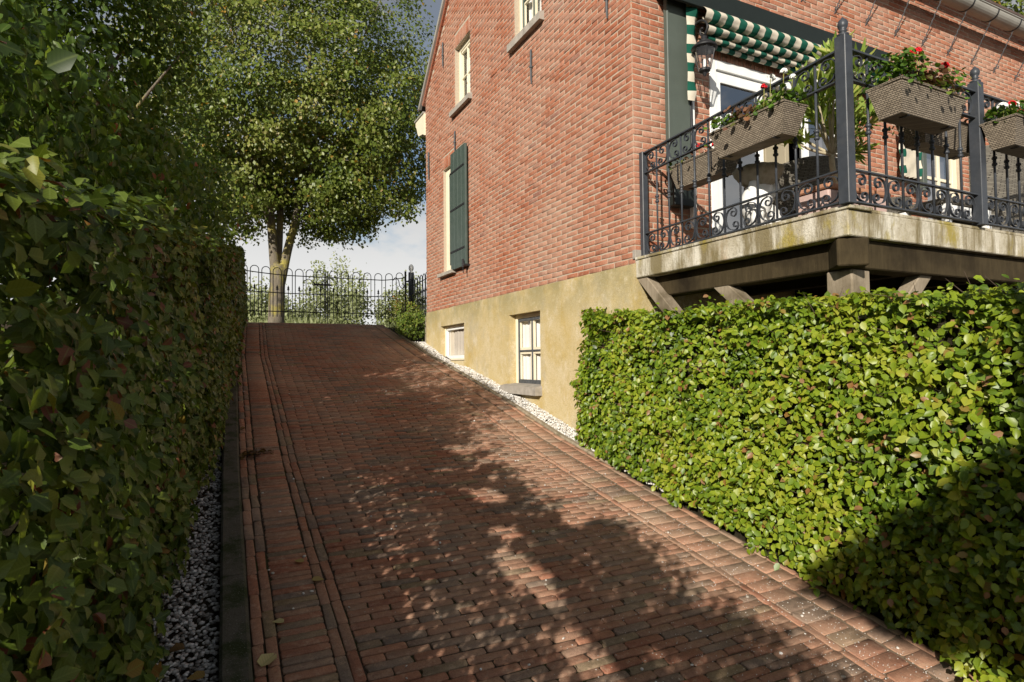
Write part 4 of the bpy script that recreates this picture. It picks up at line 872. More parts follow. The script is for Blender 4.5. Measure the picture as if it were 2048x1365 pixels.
# trough with oleander
tr = thing('flower_trough', 'faded pink trough with terracotta rim beside the corner post', 'planter', (3.92, 2.72, FL))
p = MB(); p.box((3.62, 2.60, FL), (4.24, 2.84, FL+.19), .008); p.build('trough', M['pink'], tr); p = MB(); p.box((3.60, 2.58, FL+.191), (4.26, 2.86, FL+.225), .008); p.build('rim', M['terra'], tr)
ol = thing('oleander', 'tall oleander shrub with narrow leaves growing from the pink trough', 'shrub', (3.86, 2.72, FL+.2))
p = MB(); b0 = Vector((3.86, 2.72, FL+.15)); fork = Vector((3.83, 2.72, 3.30)); p.tube(cat([b0, (3.88, 2.72, 3.1), (3.84, 2.72, 3.2), fork], 4), list(np.linspace(.022, .019, 13)), 8)
tips = [(3.44, 2.80, 3.42), (3.60, 2.66, 3.70), (3.72, 2.60, 3.92), (3.84, 2.74, 3.95), (3.98, 2.62, 3.90), (4.10, 2.80, 3.85), (4.22, 2.66, 3.62), (4.28, 2.84, 3.45), (3.55, 2.92, 3.60), (3.92, 2.9, 3.75), (4.15, 2.95, 3.72), (3.66, 2.80, 3.80), (4.05, 2.72, 3.6), (4.3, 2.7, 3.8)]
OP, ON = [], []
for tp in tips:
    tp = Vector(tp); md = fork.lerp(tp, .5) + Vector((0, 0, -.03)); pa = cat([fork, md, tp], 6); p.tube(pa, list(np.linspace(.012, .004, len(pa))), 6)
    for q_ in np.linspace(.5, 1, 20): 
        c_ = fork.lerp(tp, q_); OP.append(c_[:]); d_ = (tp-fork).normalized(); ON.append(d_[:])
    for q_ in range(10): OP.append(tp[:]); ON.append((tp-fork).normalized()[:])
p.build('stems', M['greystem'], ol, True)
OP = np.repeat(np.array(OP), 2, axis=0); ON = np.repeat(np.array(ON), 2, axis=0); OP = OP + rng.normal(0, .012, OP.shape); dr_ = unit(ON + rng.normal(0, .6, OP.shape)); nr = np.cross(dr_, unit(rng.normal(size=OP.shape)))
V0, T0 = T_LANCE; nn = unit(nr); bb = np.cross(nn, dr_); sz = rng.uniform(.11, .19, len(OP))[:, None, None]
Vv = OP[:, None, :] + sz*(V0[None, :, 0:1]*dr_[:, None, :] + V0[None, :, 1:2]*bb[:, None, :] + V0[None, :, 2:3]*nn[:, None, :]); Tt = (np.arange(len(OP))[:, None, None]*6 + T0[None]).reshape(-1, 3)
o = bpy.data.objects.new('foliage', mesh_np('foliage', Vv.reshape(-1, 3), Tt, M['oleander'], {'tint': ('FLOAT', np.repeat(rng.uniform(0, 1, len(OP)), 6))})); link(o, ol); tag(o, None, None, None, 'stuff')
fl = MB()
for tp in (tips[1], tips[2], tips[4], tips[5], tips[13]): flower_head(fl, Vector(tp)+Vector((0, 0, .03)), .028, 10)
fl.build('white_flower', M['whitefl'], ol)
# wicker chairs
def wicker_chair(loc, rz, label, w_=.62, h_=.72, s=1.0):
    t = thing('wicker_chair', label, 'chair', loc, 'wicker garden chairs on the terrace'); t.rotation_euler = (0, 0, rz)
    def pt_(nm, mb, mat='wickergrey', sm=False): o = bpy.data.objects.new(nm, mb.mesh(nm, M[mat], sm)); COL.objects.link(o); o.parent = t
    mb = MB(); n_ = 15; P_ = []
    for th in (0, .035):
        for j in range(9):
            zz = .12+(h_-.12)*j/8
            for i in range(n_):
                u_ = -1+2*i/(n_-1); ww = (w_*.42 + w_*.08*(zz/h_))*1.0; top_ = 1-.10*abs(u_)**3*(j/8); P_.append((u_*ww, -.24-.05*(zz/h_)+.16*u_*u_-th, .12+(zz-.12)*top_))
    m_ = n_*9; fs = []
    for k_ in (0, m_):
        for j in range(8):
            for i in range(n_-1): q_ = (k_+j*n_+i, k_+j*n_+i+1, k_+(j+1)*n_+i+1, k_+(j+1)*n_+i); fs.append(q_ if k_ else q_[::-1])
    for i in range(n_-1): fs += [(8*n_+i, 8*n_+i+1, m_+8*n_+i+1, m_+8*n_+i), (i+1, i, m_+i, m_+i+1)]
    for j in range(8): fs += [(j*n_, (j+1)*n_, m_+(j+1)*n_, m_+j*n_), ((j+1)*n_+n_-1, j*n_+n_-1, m_+j*n_+n_-1, m_+(j+1)*n_+n_-1)]
    mb.add(P_, fs); pt_('backrest', mb)
    mb = MB(); mb.box((-w_*.40, -.22, .30), (w_*.40, .30, .40), .02); pt_('seat', mb)
    for sx_ in (-1, 1): mb = MB(); mb.box((sx_*w_*.41-.03, -.15, .12), (sx_*w_*.41+.03, .30, .58), .02); pt_('armrest', mb)
    for sx_ in (-1, 1):
        for sy_ in (-.2, .26): mb = MB(); mb.box((sx_*w_*.38-.02, sy_-.02, 0), (sx_*w_*.38+.02, sy_+.02, .299), .004); pt_('leg', mb, 'black')
    return t
wicker_chair((4.50, 3.50, FL), .05, 'grey wicker chair seen from behind next to the oleander', .80, .70)
wicker_chair((6.98, 3.25, FL), -.15, 'tall dark wicker chair at the right end of the terrace', .95, 1.12)
wicker_chair((6.15, 3.9, FL), .2, 'low wicker chair in front of the cream window', .7, .66)
tb = thing('garden_table', 'white garden table with a wicker edged top', 'table', (6.2, 3.30, FL))
p = MB(); p.box((5.85, 3.05, FL+.45), (6.6, 3.5, FL+.50), .01); p.build('tabletop', M['wickergrey'], tb)
for (a_, b_) in ((5.90, 3.09), (6.55, 3.09), (5.90, 3.46), (6.55, 3.46)): p = MB(); p.box((a_-.03, b_-.03, FL), (a_+.03, b_+.03, FL+.449), .005); p.build('leg', M['white'], tb)
p = MB(); p.box((5.93, 3.07, FL+.32), (6.52, 3.095, FL+.44), .004); p.build('apron', M['white'], tb)
cu_ = MB(); n_ = 10
P_ = [(7.48+.22*(u_/5-1)*(1-.12*abs(v_/5-1)), 3.0+.06*s_*math.sqrt(max(0, (1-(u_/5-1)**2)*(1-(v_/5-1)**2))), 3.48+.17*(v_/5-1)*(1-.12*abs(u_/5-1))) for s_ in (-1, 1) for u_ in range(11) for v_ in range(11)]
cu_.add(P_, [(k_+u_*11+v_, k_+(u_+1)*11+v_, k_+(u_+1)*11+v_+1, k_+u_*11+v_+1) if k_ == 0 else (k_+u_*11+v_+1, k_+(u_+1)*11+v_+1, k_+(u_+1)*11+v_, k_+u_*11+v_) for k_ in (0, 121) for u_ in range(10) for v_ in range(10)])
tag(cu_.build('cushion', M['blue'], None, True), 'bright blue cushion on the wicker chair at the right edge', 'cushion')

# ------------------------------------------------------------------ gate, post and fence at the top of the slope
YG = 12.5; ZG = float(G(YG))
def arch(mb, x, w_, zt, zb, r_=.008):
    pts = [(x-w_/2, YG, zb), (x-w_/2, YG, zt-w_/2)] + [(x-w_/2*math.cos(t_), YG, zt-w_/2+w_/2*math.sin(t_)) for t_ in np.linspace(.3, math.pi-.3, 8)] + [(x+w_/2, YG, zt-w_/2), (x+w_/2, YG, zb)]
    mb.tube(pts, r_, 6)
def spear(mb, x, zt, zb, y_=None, r_=.008):
    y_ = YG if y_ is None else y_; mb.tube([(x, y_, zb), (x, y_, zt-.09)], r_, 6); mb.lathe([(.007, zt-.10), (.03, zt-.092), (.012, zt-.07), (.022, zt-.055), (.012, zt-.03), (.001, zt)], (x, y_, 0), 6)
def rise(x): return .10*max(0, (1.4-x)/1.2)**1.6 + .09*max(0, (x-3.15)/.55)**1.5
def gate(x0, x1, stile, label):
    t = thing('iron_gate', label, 'gate', ((x0+x1)/2, YG, ZG)); n_ = round((x1-x0)/.215); stp = (x1-x0)/n_
    for i in range(n_):
        x = x0+stp*(i+.5); e_ = rise(x); mb = MB(); arch(mb, x, .148, 3.75+e_*.7, 2.80); mb.build('bow', M['black'], t)
        mb = MB(); spear(mb, x, 3.42+e_*.3, 2.80); mb.build('spear', M['black'], t)
    for zz, k_ in ((3.615, 1.), (3.265, .4), (2.905, 0)):
        mb = MB(); mb.tube([(x, YG+.012, zz+rise(x)*k_) for x in np.linspace(x0, x1, 24)], .0095, 6); mb.build('rail', M['black'], t)
    mb = MB(); mb.box((stile-.010, YG-.010, 2.78), (stile+.010, YG+.010, 3.72), .002); mb.build('stile', M['black'], t); return t
g1 = gate(.20, 2.03, 2.028, 'left leaf of the black bow topped iron gate in front of the tree trunk')
p = MB(); p.tube(cat([(1.62, YG-.02, 3.52), (1.70, YG-.02, 3.56), (1.78, YG-.02, 3.50), (1.84, YG-.02, 3.46)], 5), .008, 6); p.box((1.80, YG-.03, 3.44), (2.14, YG-.01, 3.475), .003); p.tube([(1.85, YG-.02, 3.44), (2.03, YG-.02, 3.36)], .007, 6); p.tube([(1.85, YG-.02, 3.47), (2.0, YG-.02, 3.54)], .006, 6); p.tube([(2.0+.05*math.cos(t_), YG-.02, 3.50+.05*math.sin(t_)) for t_ in np.linspace(0, 6, 16)], .006, 5); p.build('latch', M['black'], g1)
p = MB(); p.tube([(1.82+.21*(1-math.cos(t_)), YG-.02, 2.91+.21*math.sin(t_)) for t_ in np.linspace(0, math.pi/2, 10)], .008, 6); p.build('quarter_arc', M['black'], g1)
g2 = gate(2.065, 3.66, 2.067, 'right leaf of the black bow topped iron gate next to the post')
p = MB(); p.tube([(2.27-.21*(1-math.cos(t_)), YG-.02, 2.91+.21*math.sin(t_)) for t_ in np.linspace(0, math.pi/2, 10)], .008, 6); p.build('quarter_arc', M['black'], g2)
p = MB(); p.tube([(2.062, YG-.03, ZG-.02), (2.062, YG-.03, 3.2)], .008, 6); p.build('drop_bolt', M['black'], g2)
p = MB(); p.box((3.655, YG-.018, 2.75), (3.69, YG+.018, 3.83), .003); p.build('hinge_stile', M['black'], g2)
p = MB(); p.tube(cat([(3.40, YG-.01, 3.62), (3.46, YG-.01, 3.68), (3.52, YG-.01, 3.62), (3.55, YG-.01, 3.50), (3.62, YG-.01, 3.46), (3.64, YG-.01, 3.53), (3.60, YG-.01, 3.55)], 6), .009, 6); p.build('scroll', M['black'], g2)
po = thing('gate_post', 'black round gate post with white egg shaped finial', 'post', (3.80, YG, ZG))
p = MB(); p.lathe([(.062, ZG-.2), (.062, 3.78), (.055, 3.80)], (3.80, YG, 0), 16); p.build('shaft', M['iron'], po, True)
p = MB(); p.lathe([(.06, 3.80), (.06, 3.815), (.03, 3.825), (.03, 3.845), (.045, 3.86), (.056, 3.90), (.05, 3.94), (.03, 3.975), (.006, 3.99)], (3.80, YG, 0), 14); p.build('finial', M['white'], po, True)
p = MB(); p.box((3.69, YG-.012, 3.60), (3.75, YG+.012, 3.63)); p.box((3.69, YG-.012, 2.95), (3.75, YG+.012, 2.98)); p.build('hinge', M['black'], po)
sf = thing('bow_fence', 'short black bow topped fence between the gate post and the house corner', 'fence', (3.7, 11.5, ZG))
for i in range(9):
    yy_ = 12.33-.205*i; xx = 3.80-.02*i*.5; mb = MB(); pts = [(xx, yy_-.07, 2.72), (xx, yy_-.07, 3.58)] + [(xx, yy_-.07*math.cos(t_), 3.58+.07*math.sin(t_)) for t_ in np.linspace(.4, math.pi-.4, 6)] + [(xx, yy_+.07, 3.58), (xx, yy_+.07, 2.72)]; mb.tube(pts, .008, 6); mb.build('bow', M['black'], sf)
    mb = MB(); mb.tube([(xx, yy_, 2.72), (xx, yy_, 3.3)], .007, 6); mb.lathe([(.007, 3.29), (.028, 3.3), (.012, 3.32), (.001, 3.38)], (xx, yy_, 0), 6); mb.build('spear', M['black'], sf)
for zz in (3.52, 3.15, 2.80): mb = MB(); mb.tube([(3.80, 12.45, zz), (3.70, 10.6, zz)], .010, 6); mb.build('rail', M['black'], sf)
p = MB(); p.box((3.48, 10.45, 1.9), (3.85, 10.62, 2.72), .01); tag(p.build('low_wall', M['edging'], None), 'low grey concrete wall end at the far house corner', 'wall')

# ------------------------------------------------------------------ hedges
SX, SY, SZ = SUN
def landing(P):                                  # where a leaf's shadow meets the slope
    P = np.asarray(P); t_ = np.maximum((P[:, 2]-G(P[:, 1]))/-SZ, 0)
    for _ in range(6): t_ = np.maximum((P[:, 2] - G(P[:, 1]+SY*t_))/-SZ, 0)
    return P[:, 0]+SX*t_, P[:, 1]+SY*t_
def openings(P):                                 # gaps in the hedge through which light falls on the drive
    x_, y_ = landing(P); q_ = np.stack([x_, y_], -1)
    nz1 = vnoise(q_, 4.6, 21)*.6 + vnoise(q_, 11., 22)*.4; wgt = np.exp(-((x_-1.95)/.34)**2)
    g_ = (nz1 > .93-.25*wgt-.045*((y_ > 3.4) & (y_ < 8.5))) & (x_ > 1.5)
    for (cx_, cy_, rx, ry) in ((1.60, 3.05, .11, .36), (1.53, 2.36, .10, .22), (1.86, 4.12, .14, .16), (1.80, 5.9, .2, .2), (2.1, 5.2, .22, .14), (1.85, 7.1, .25, .25), (1.70, 3.55, .10, .12), (2.25, 3.6, .12, .14), (2.2, 6.3, .2, .2), (2.3, 8.0, .2, .3), (2.4, 4.4, .16, .12), (1.75, 1.9, .12, .15)):
        g_ |= ((x_-cx_)/(rx+.03))**2 + ((y_-cy_)/(ry+.03))**2 < .40 + .75*vnoise(q_, 7, 31)
    return g_ & (x_ > 1.25) & (x_ < 2.5)
def hedge_front(y_): return np.interp(y_, [-4, 2.8, 4.2, 6, 7, 9, 11.5, 12.4], [-.30, -.20, -.10, .08, .16, .31, .455, .50])
def hedge_h(y_): return np.interp(y_, [-4, .7, 1.4, 2.2, 3.5, 5, 8, 11.5, 12.4], [2.12, 2.09, 1.95, 1.93, 1.89, 1.81, 1.62, 1.44, 1.4])
n_ = 118000
y_ = -3.5 + 15.8*rng.uniform(0, 1, n_); keep = rng.uniform(0, 1, n_) < np.where(y_ > 6.5, .75, 1.); y_ = y_[keep]; n_ = len(y_)
H_ = hedge_h(y_); lvl = rng.uniform(0, 1, n_); mode = rng.uniform(0, 1, n_)
bul = (vnoise(np.stack([y_, lvl*2], -1), 2.2, 1)-.5)*.16 + (vnoise(np.stack([y_, lvl*2], -1), 6., 2)-.5)*.09
xf = hedge_front(y_) - .17*lvl**2.2*np.interp(y_, [2, 8], [1, .35]) + bul
dep = np.abs(rng.normal(0, .12, n_)); xx = np.where(mode < .58, xf-dep, xf - rng.uniform(.05, .85, n_)); hh = np.where(mode < .58, lvl, np.where(mode < .80, 1-np.abs(rng.normal(0, .05, n_)), lvl))
zz = G(y_) + .06 + (H_-.06)*hh + (vnoise(np.stack([y_, xx], -1), 2.5, 4)-.5)*.14*hh
PL = np.stack([xx, y_, zz], -1); nr = np.stack([np.where(mode < .58, 1.0, .2)+rng.normal(0, .45, n_), -.35+rng.normal(0, .5, n_), .35+.5*(hh > .93)+rng.normal(0, .4, n_)], -1)
op = openings(PL); PL, nr = PL[~op], nr[~op]
cl_ = vnoise(PL, 2.6, 8); tn = np.clip(.15+.5*cl_+.25*rng.uniform(-1, 1, len(PL)) + np.where(nr[:, 2] > .9, .12, 0), 0, .90); tn = np.where(rng.uniform(0, 1, len(PL)) < .06, rng.uniform(.93, 1, len(PL)), tn)
lh = thing('maple_hedge', 'tall clipped dark hedge of lobed leaves along the left kerb', 'hedge', (-.5, 4, .9))
dl = np.linalg.norm(PL-np.array(EYE), axis=1); fr = (PL[:, 0] > hedge_front(PL[:, 1])-.16) & (PL[:, 1]*.896+PL[:, 0]*.444 > 1.1) & (PL[:, 0]/PL[:, 1] > -.34) & (PL[:, 2] > 1.9-.62*(PL[:, 1]*.9))
ci = np.where(fr)[0]; ci = ci[np.argsort(dl[ci])[:300]]; rs = np.setdiff1d(np.arange(len(PL)), ci)
single_leaves(PL[ci], nr[ci], rng.uniform(.042, .066, len(ci)), leaf_variants(M['maple'], T_MAPLE, [.15, .32, .45, .55, .7]) + leaf_variants(M['maple'], T_BEECH, [.2, .28, .36, .42, .5, .58, .66, .78, .86, .96]), lh)
hb = rng.uniform(0, 1, len(rs)) < .33; szl = rng.uniform(.036, .064, len(rs))*np.where(dl[rs] > 7, 1.12, 1)
leaves('foliage', PL[rs][hb], nr[rs][hb], szl[hb], T_MAPLE, tn[rs][hb], M['maple'], lh); leaves('foliage', PL[rs][~hb], nr[rs][~hb], szl[~hb]*1.08, T_BEECH, tn[rs][~hb], M['maple'], lh)
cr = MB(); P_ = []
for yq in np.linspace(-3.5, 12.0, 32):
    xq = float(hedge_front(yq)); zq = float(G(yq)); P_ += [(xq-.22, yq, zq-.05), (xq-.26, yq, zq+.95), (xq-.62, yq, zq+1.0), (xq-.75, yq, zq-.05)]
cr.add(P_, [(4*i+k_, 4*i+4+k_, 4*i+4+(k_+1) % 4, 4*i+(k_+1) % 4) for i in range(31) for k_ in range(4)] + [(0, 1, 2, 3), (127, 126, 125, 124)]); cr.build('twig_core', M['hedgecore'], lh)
st_ = MB()
for yq in np.arange(-3.2, 12.2, .33):
    xq = float(hedge_front(yq))-.42+rng.normal(0, .06); zq = float(G(yq)); st_.tube([(xq, yq, zq-.05), (xq+rng.normal(0, .05), yq+rng.normal(0, .08), zq+.8), (xq+rng.normal(0, .12), yq+rng.normal(0, .15), zq+1.55)], [.018, .012, .005], 5)
st_.build('branches', M['twig'], lh, kind='stuff')
# right hedge
n_ = 48000; face = rng.uniform(0, 1, n_); y_ = rng.uniform(.2, 4.98, n_); lvl = rng.uniform(0, 1, n_); TOPZ = np.interp(y_, [.2, 2.4, 3.4, 4.9], [2.215, 2.255, 2.275, 2.33])
base = G(y_)+.04; bul = (vnoise(np.stack([y_, lvl*1.6], -1), 2.4, 5)-.5)*.13 + (vnoise(np.stack([y_, lvl*1.6], -1), 6.5, 6)-.5)*.12 + (vnoise(np.stack([y_, lvl*1.6], -1), 13, 16)-.5)*.07
fx = np.interp(lvl, [0, .10, .5, .9, 1], [3.05, 3.04, 3.08, 3.18, 3.27]) + np.interp(y_, [2.5, 5], [0, .10]) + bul; dep = np.abs(rng.normal(0, .10, n_))
isF, isT = face < .62, (face >= .62) & (face < .83); isE = face >= .83
x_ = np.where(isF, fx+dep, np.where(isT, rng.uniform(3.18, 3.95, n_), rng.uniform(3.2, 3.95, n_))); hh = np.where(isT, 1-np.abs(rng.normal(0, .035, n_)), lvl); z_ = base+(TOPZ-base)*hh + np.where(hh > .93, (vnoise(np.stack([x_, y_], -1), 3.2, 7)-.5)*.12 + (rng.uniform(0, 1, n_) < .03)*rng.uniform(0, .09, n_), 0)
y_ = np.where(isE, 5.0-np.abs(rng.normal(0, .10, n_)) + (vnoise(np.stack([x_, lvl*2], -1), 3, 9)-.5)*.12 + .06*np.sin(lvl*5), y_)
z_ = np.where(isE, G(y_)+.04+(2.35-G(y_))*lvl, z_)
PRh = np.stack([x_, y_, z_], -1); nr = np.stack([np.where(isF, -.85, np.where(isT, -.35, -.3))+rng.normal(0, .58, n_), np.where(isE, .8, -.4)+rng.normal(0, .58, n_), np.where(isT, 1.0, .55)+rng.normal(0, .5, n_)], -1)
tn = np.clip(.22+.52*vnoise(PRh, 2.8, 12)+.30*rng.uniform(-1, 1, n_), 0, .93); tn = np.where(rng.uniform(0, 1, n_) < .045, rng.uniform(.945, 1, n_), tn)
rh = thing('beech_hedge', 'sunlit clipped beech hedge below the balcony', 'hedge', (3.5, 3, .7)); dl = np.linalg.norm(PRh-np.array(EYE), axis=1)
fr = isF & (dep < .05) & (PRh[:, 1] > 1.5) & (lvl > .05); ci = np.where(fr)[0]; ci = ci[np.argsort(dl[ci])[:300]]; rs = np.setdiff1d(np.arange(n_), ci)
single_leaves(PRh[ci], nr[ci], rng.uniform(.040, .066, len(ci)), leaf_variants(M['beech'], T_BEECH, [.2, .3, .38, .45, .5, .55, .6, .66, .72, .8, .88, .955]), rh, .7)
leaves('foliage', PRh[rs], nr[rs], rng.uniform(.028, .058, len(rs)), T_BEECH, tn[rs], M['beech'], rh, .7)
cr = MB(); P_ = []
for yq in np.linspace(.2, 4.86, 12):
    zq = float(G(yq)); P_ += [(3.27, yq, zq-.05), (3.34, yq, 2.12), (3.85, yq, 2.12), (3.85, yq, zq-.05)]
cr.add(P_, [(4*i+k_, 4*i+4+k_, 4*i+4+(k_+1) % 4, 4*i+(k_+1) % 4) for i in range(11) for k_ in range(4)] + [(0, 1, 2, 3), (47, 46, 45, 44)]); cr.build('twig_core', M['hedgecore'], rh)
tw = MB()
for i in range(24):
    yq = rng.uniform(1.2, 4.9); xq = rng.uniform(3.2, 3.7); zq = 2.16; e_ = Vector((rng.normal(0, .04), rng.normal(0, .05), rng.uniform(.10, .17))); tw.tube([(xq, yq, zq), Vector((xq, yq, zq))+e_*.6, Vector((xq, yq, zq))+e_], [.003, .002, .001], 4)
for i in range(60):
    yq = rng.uniform(1.2, 4.8); lq = rng.uniform(.1, .95); zq = float(G(yq))*(1-lq)+2.3*lq; tw.tube([(3.3, yq, zq), (3.12, yq+rng.normal(0, .05), zq+.05), (3.05+rng.uniform(0, .06), yq+rng.normal(0, .08), zq+.07)], [.003, .002, .0012], 4)
tw.build('twigs', M['twig'], rh, kind='stuff')

# ------------------------------------------------------------------ trees
def limb(mb, pts, r0, r1, n_=9): pa = cat(pts, 5); mb.tube(pa, list(np.linspace(r0, r1, len(pa))), n_)
def sprays(centres, per, spread, flat=.6):
    P_ = np.repeat(centres, per, axis=0) + rng.normal(0, 1, (len(centres)*per, 3))*np.array([spread, spread, spread*flat]); return P_
def crown_centres(c, r, n_, shell=.55, zmin=None, seed=1, lump=.28):
    d_ = unit(rng.normal(size=(n_*2, 3))); rad = (1-(1-shell)*rng.uniform(0, 1, (n_*2, 1))**1.6)*(1-lump*.5+lump*(vnoise(d_*1.0+5, 2.3, seed)[:, None]+.6*vnoise(d_+5, 5.5, seed+1)[:, None]-.3)); P_ = np.array(c)+d_*rad*np.array(r)
    if zmin is not None: P_ = P_[P_[:, 2] > zmin(P_)]
    return P_[:n_], d_[:n_]
def blocks_sun(P_):                              # would this leaf shade the house or the lit strip beside it?
    P_ = np.asarray(P_); t_ = (3.45-P_[:, 0])/SX; yl = P_[:, 1]+SY*t_; zl = P_[:, 2]+SZ*t_; hit = (P_[:, 0] < 3.4) & (yl > 1.5) & (yl < 12.0) & (zl > G(np.clip(yl, 0, 13))-.10) & (zl < np.where(yl < 10.6, 9.6, 3.2)); return hit
# big linden behind the gate
lt = thing('linden_tree', 'large full linden tree with forked lichen covered trunk behind the gate', 'tree', (1.4, 16, 2.6))
mb = MB(); limb(mb, [(1.40, 16, 2.3), (1.40, 16, 2.8), (1.42, 16, 3.6), (1.46, 16, 4.35)], .205, .175, 14); limb(mb, [(1.42, 16, 3.9), (1.34, 16, 4.7), (1.26, 16.0, 5.8), (1.22, 16.1, 7.4), (1.30, 16.1, 9.5)], .135, .05, 12); limb(mb, [(1.50, 16, 3.9), (1.66, 15.95, 4.7), (1.90, 15.9, 5.8), (2.05, 16, 7.4), (2.2, 16, 9.8)], .125, .045, 12)
limb(mb, [(1.42, 16.05, 4.2), (1.50, 16.2, 5.2), (1.55, 16.4, 6.6), (1.6, 16.6, 9)], .11, .04, 9)
for bs, tp in (((1.27, 16, 5.6), (.1, 15.6, 7.0)), ((1.24, 16, 6.4), (-.5, 16.4, 8.6)), ((1.9, 15.9, 5.8), (3.4, 15.6, 7.2)), ((2.0, 16, 6.6), (4.0, 16.3, 8.8)), ((1.3, 16, 7.5), (.3, 15.4, 10)), ((2.1, 16, 7.6), (3.2, 15.2, 10.2)), ((1.55, 16.3, 6), (2.4, 14.6, 7.6)), ((1.28, 16, 5.2), (.6, 14.8, 6.4))):
    a_, b_ = Vector(bs), Vector(tp); limb(mb, [a_, a_.lerp(b_, .4)+Vector((0, 0, .15)), b_], .06, .02, 7)
    for k_ in range(3): e_ = a_.lerp(b_, .5+.2*k_); limb(mb, [e_, e_+Vec(rng.normal(0, .3, 3))+Vector((0, 0, .3)), e_+Vec(rng.normal(0, .6, 3))+Vector((0, 0, .7))], .025, .008, 5)
mb.build('trunk', M['bark'], lt, True)
zm = lambda P_: 5.15 + .45*np.abs(P_[:, 0]-2.0)*.3 - .5*(np.abs(P_[:, 0]-.45) < .55) + .5*(np.abs(P_[:, 0]-1.55) < .6)
C1, D1 = crown_centres((1.85, 16.3, 8.8), (4.0, 3.2, 4.2), 900, .52, zm, 41, .34)
C2, D2 = crown_centres((2.0, 16.2, 7.0), (3.3, 2.6, 2.2), 240, .4, zm, 44, .35)
Cc = np.concatenate([C1, C2]); Dd = np.concatenate([D1[:len(C1)], D2[:len(C2)]])
per = 100; P_ = sprays(Cc, per, .22, .55); outv = np.repeat(unit(Cc-np.array([2.05, 16.3, 8.0])), per, axis=0); nr = outv*.55 + rng.normal(0, .5, P_.shape) + np.array([-.2, -.35, .25])
tn = np.clip(np.repeat(.27+.5*vnoise(Cc, .75, 4)+rng.normal(0, .10, len(Cc)), per) + rng.normal(0, .17, len(P_)), 0, .96); tn = np.where(rng.uniform(0, 1, len(P_)) < .012, 1., tn)
leaves('crown', P_, nr, rng.uniform(.062, .112, len(P_)), T_SIMPLE, tn, M['linden'], lt, 1.1)
# pear trees behind the left hedge
pears = [((-1.7, 7.6, 0), (-1.15, 7.7, 4.9), (1.05, 1.7, 2.9), 440), ((-.95, 10.2, 0), (-.75, 10.4, 4.15), (.95, 1.6, 1.75), 300), ((-2.3, 5.6, 0), (-2.1, 5.8, 4.5), (1.5, 1.7, 2.7), 480), ((-3.6, 8.4, 0), (-3.4, 8.6, 5.4), (2.0, 1.9, 3.6), 460), ((-1.9, 3.2, 0), (-1.55, 3.4, 2.9), (1.1, 1.4, 1.5), 260), ((-5.4, 6.0, 0), (-5.0, 6.4, 4.6), (1.8, 2.0, 3.2), 220)]
PLB = ['pear tree with drooping glossy leaves directly above the middle of the left hedge', 'farther pear tree leaning over the far end of the left hedge', 'broad pear tree behind the near left hedge', 'tall dark tree standing deep behind the left hedge', 'low big leaved tree at the left picture edge above the hedge', 'dark tree at the far left behind the others']
for (b_, c_, r_, nc), lb in zip(pears, PLB):
    zb = float(G(b_[1])); t = thing('pear_tree', lb, 'tree', (b_[0], b_[1], zb)); mb = MB()
    limb(mb, [(b_[0], b_[1], zb-.1), (b_[0]+.04, b_[1], zb+1.2), (c_[0]-.1, c_[1], c_[2])], .085, .04, 9)
    for k_ in range(9):
        s_ = Vector((b_[0], b_[1], zb)).lerp(Vector(c_), .45+.06*k_); e_ = Vector(c_)+Vec(rng.normal(0, .55, 3)*np.array(r_))
        if blocks_sun([e_[:], s_.lerp(e_, .6)[:]]).any(): continue
        limb(mb, [s_, s_.lerp(e_, .5)+Vector((0, 0, .15)), e_], .028, .008, 6)
    mb.build('trunk', M['bark'], t, True)
    C1, _ = crown_centres(c_, r_, nc, .35, None, int(abs(b_[0]*10)), .3); P_ = sprays(C1, 52, .15, .8); P_ = P_[P_[:, 2] > G(P_[:, 1])+1.2]; P_ = P_[~(blocks_sun(P_) & (P_[:, 1]*.896+P_[:, 0]*.444 > .3))]
    nr = unit(P_-np.array(c_))*.5 + rng.normal(0, .55, P_.shape) + np.array([.1, -.3, .3]); tn = np.clip(.35+.25*vnoise(P_, 2., 3)+rng.normal(0, .18, len(P_)), 0, .965); tn = np.where(rng.uniform(0, 1, len(P_)) < .008, 1., tn)
    leaves('crown', P_, nr, rng.uniform(.062, .10, len(P_))*(.72 if b_[1] < 4 else .9), T_BEECH, tn*(.75 if b_[1] < 4 else 1.), M['pear'], t, 1.7)
# added unseen tree; crown trimmed along the sun to shape the beech hedge's shade
et = thing('shade_caster_tree', 'unseen tree added behind the viewpoint on the left to cast shade', 'tree', (-1.6, -3.0, -.5)); mb = MB(); limb(mb, [(-1.7, -3.2, -.6), (-1.7, -3.2, 2.5), (-1.7, -3.2, 5.0)], .16, .05, 9); mb.build('trunk', M['bark'], et, True)
C1, _ = crown_centres((-1.55, -3.25, 4.0), (1.4, 1.6, 1.8), 460, .2, None, 77, .15); P_ = sprays(C1, 60, .16, .9); t_ = (3.12-P_[:, 0])/SX; yl, zl = P_[:, 1]+SY*t_, P_[:, 2]+SZ*t_; P_ = P_[(zl < 1.46+(1.38-yl)*.80) & (zl > .54)]; leaves('crown', P_, unit(P_-np.array([-1.55, -3.25, 4.35]))+rng.normal(0, .4, P_.shape), rng.uniform(.09, .14, len(P_)), T_SIMPLE, rng.uniform(0, .6, len(P_)), M['pear'], et, .5)
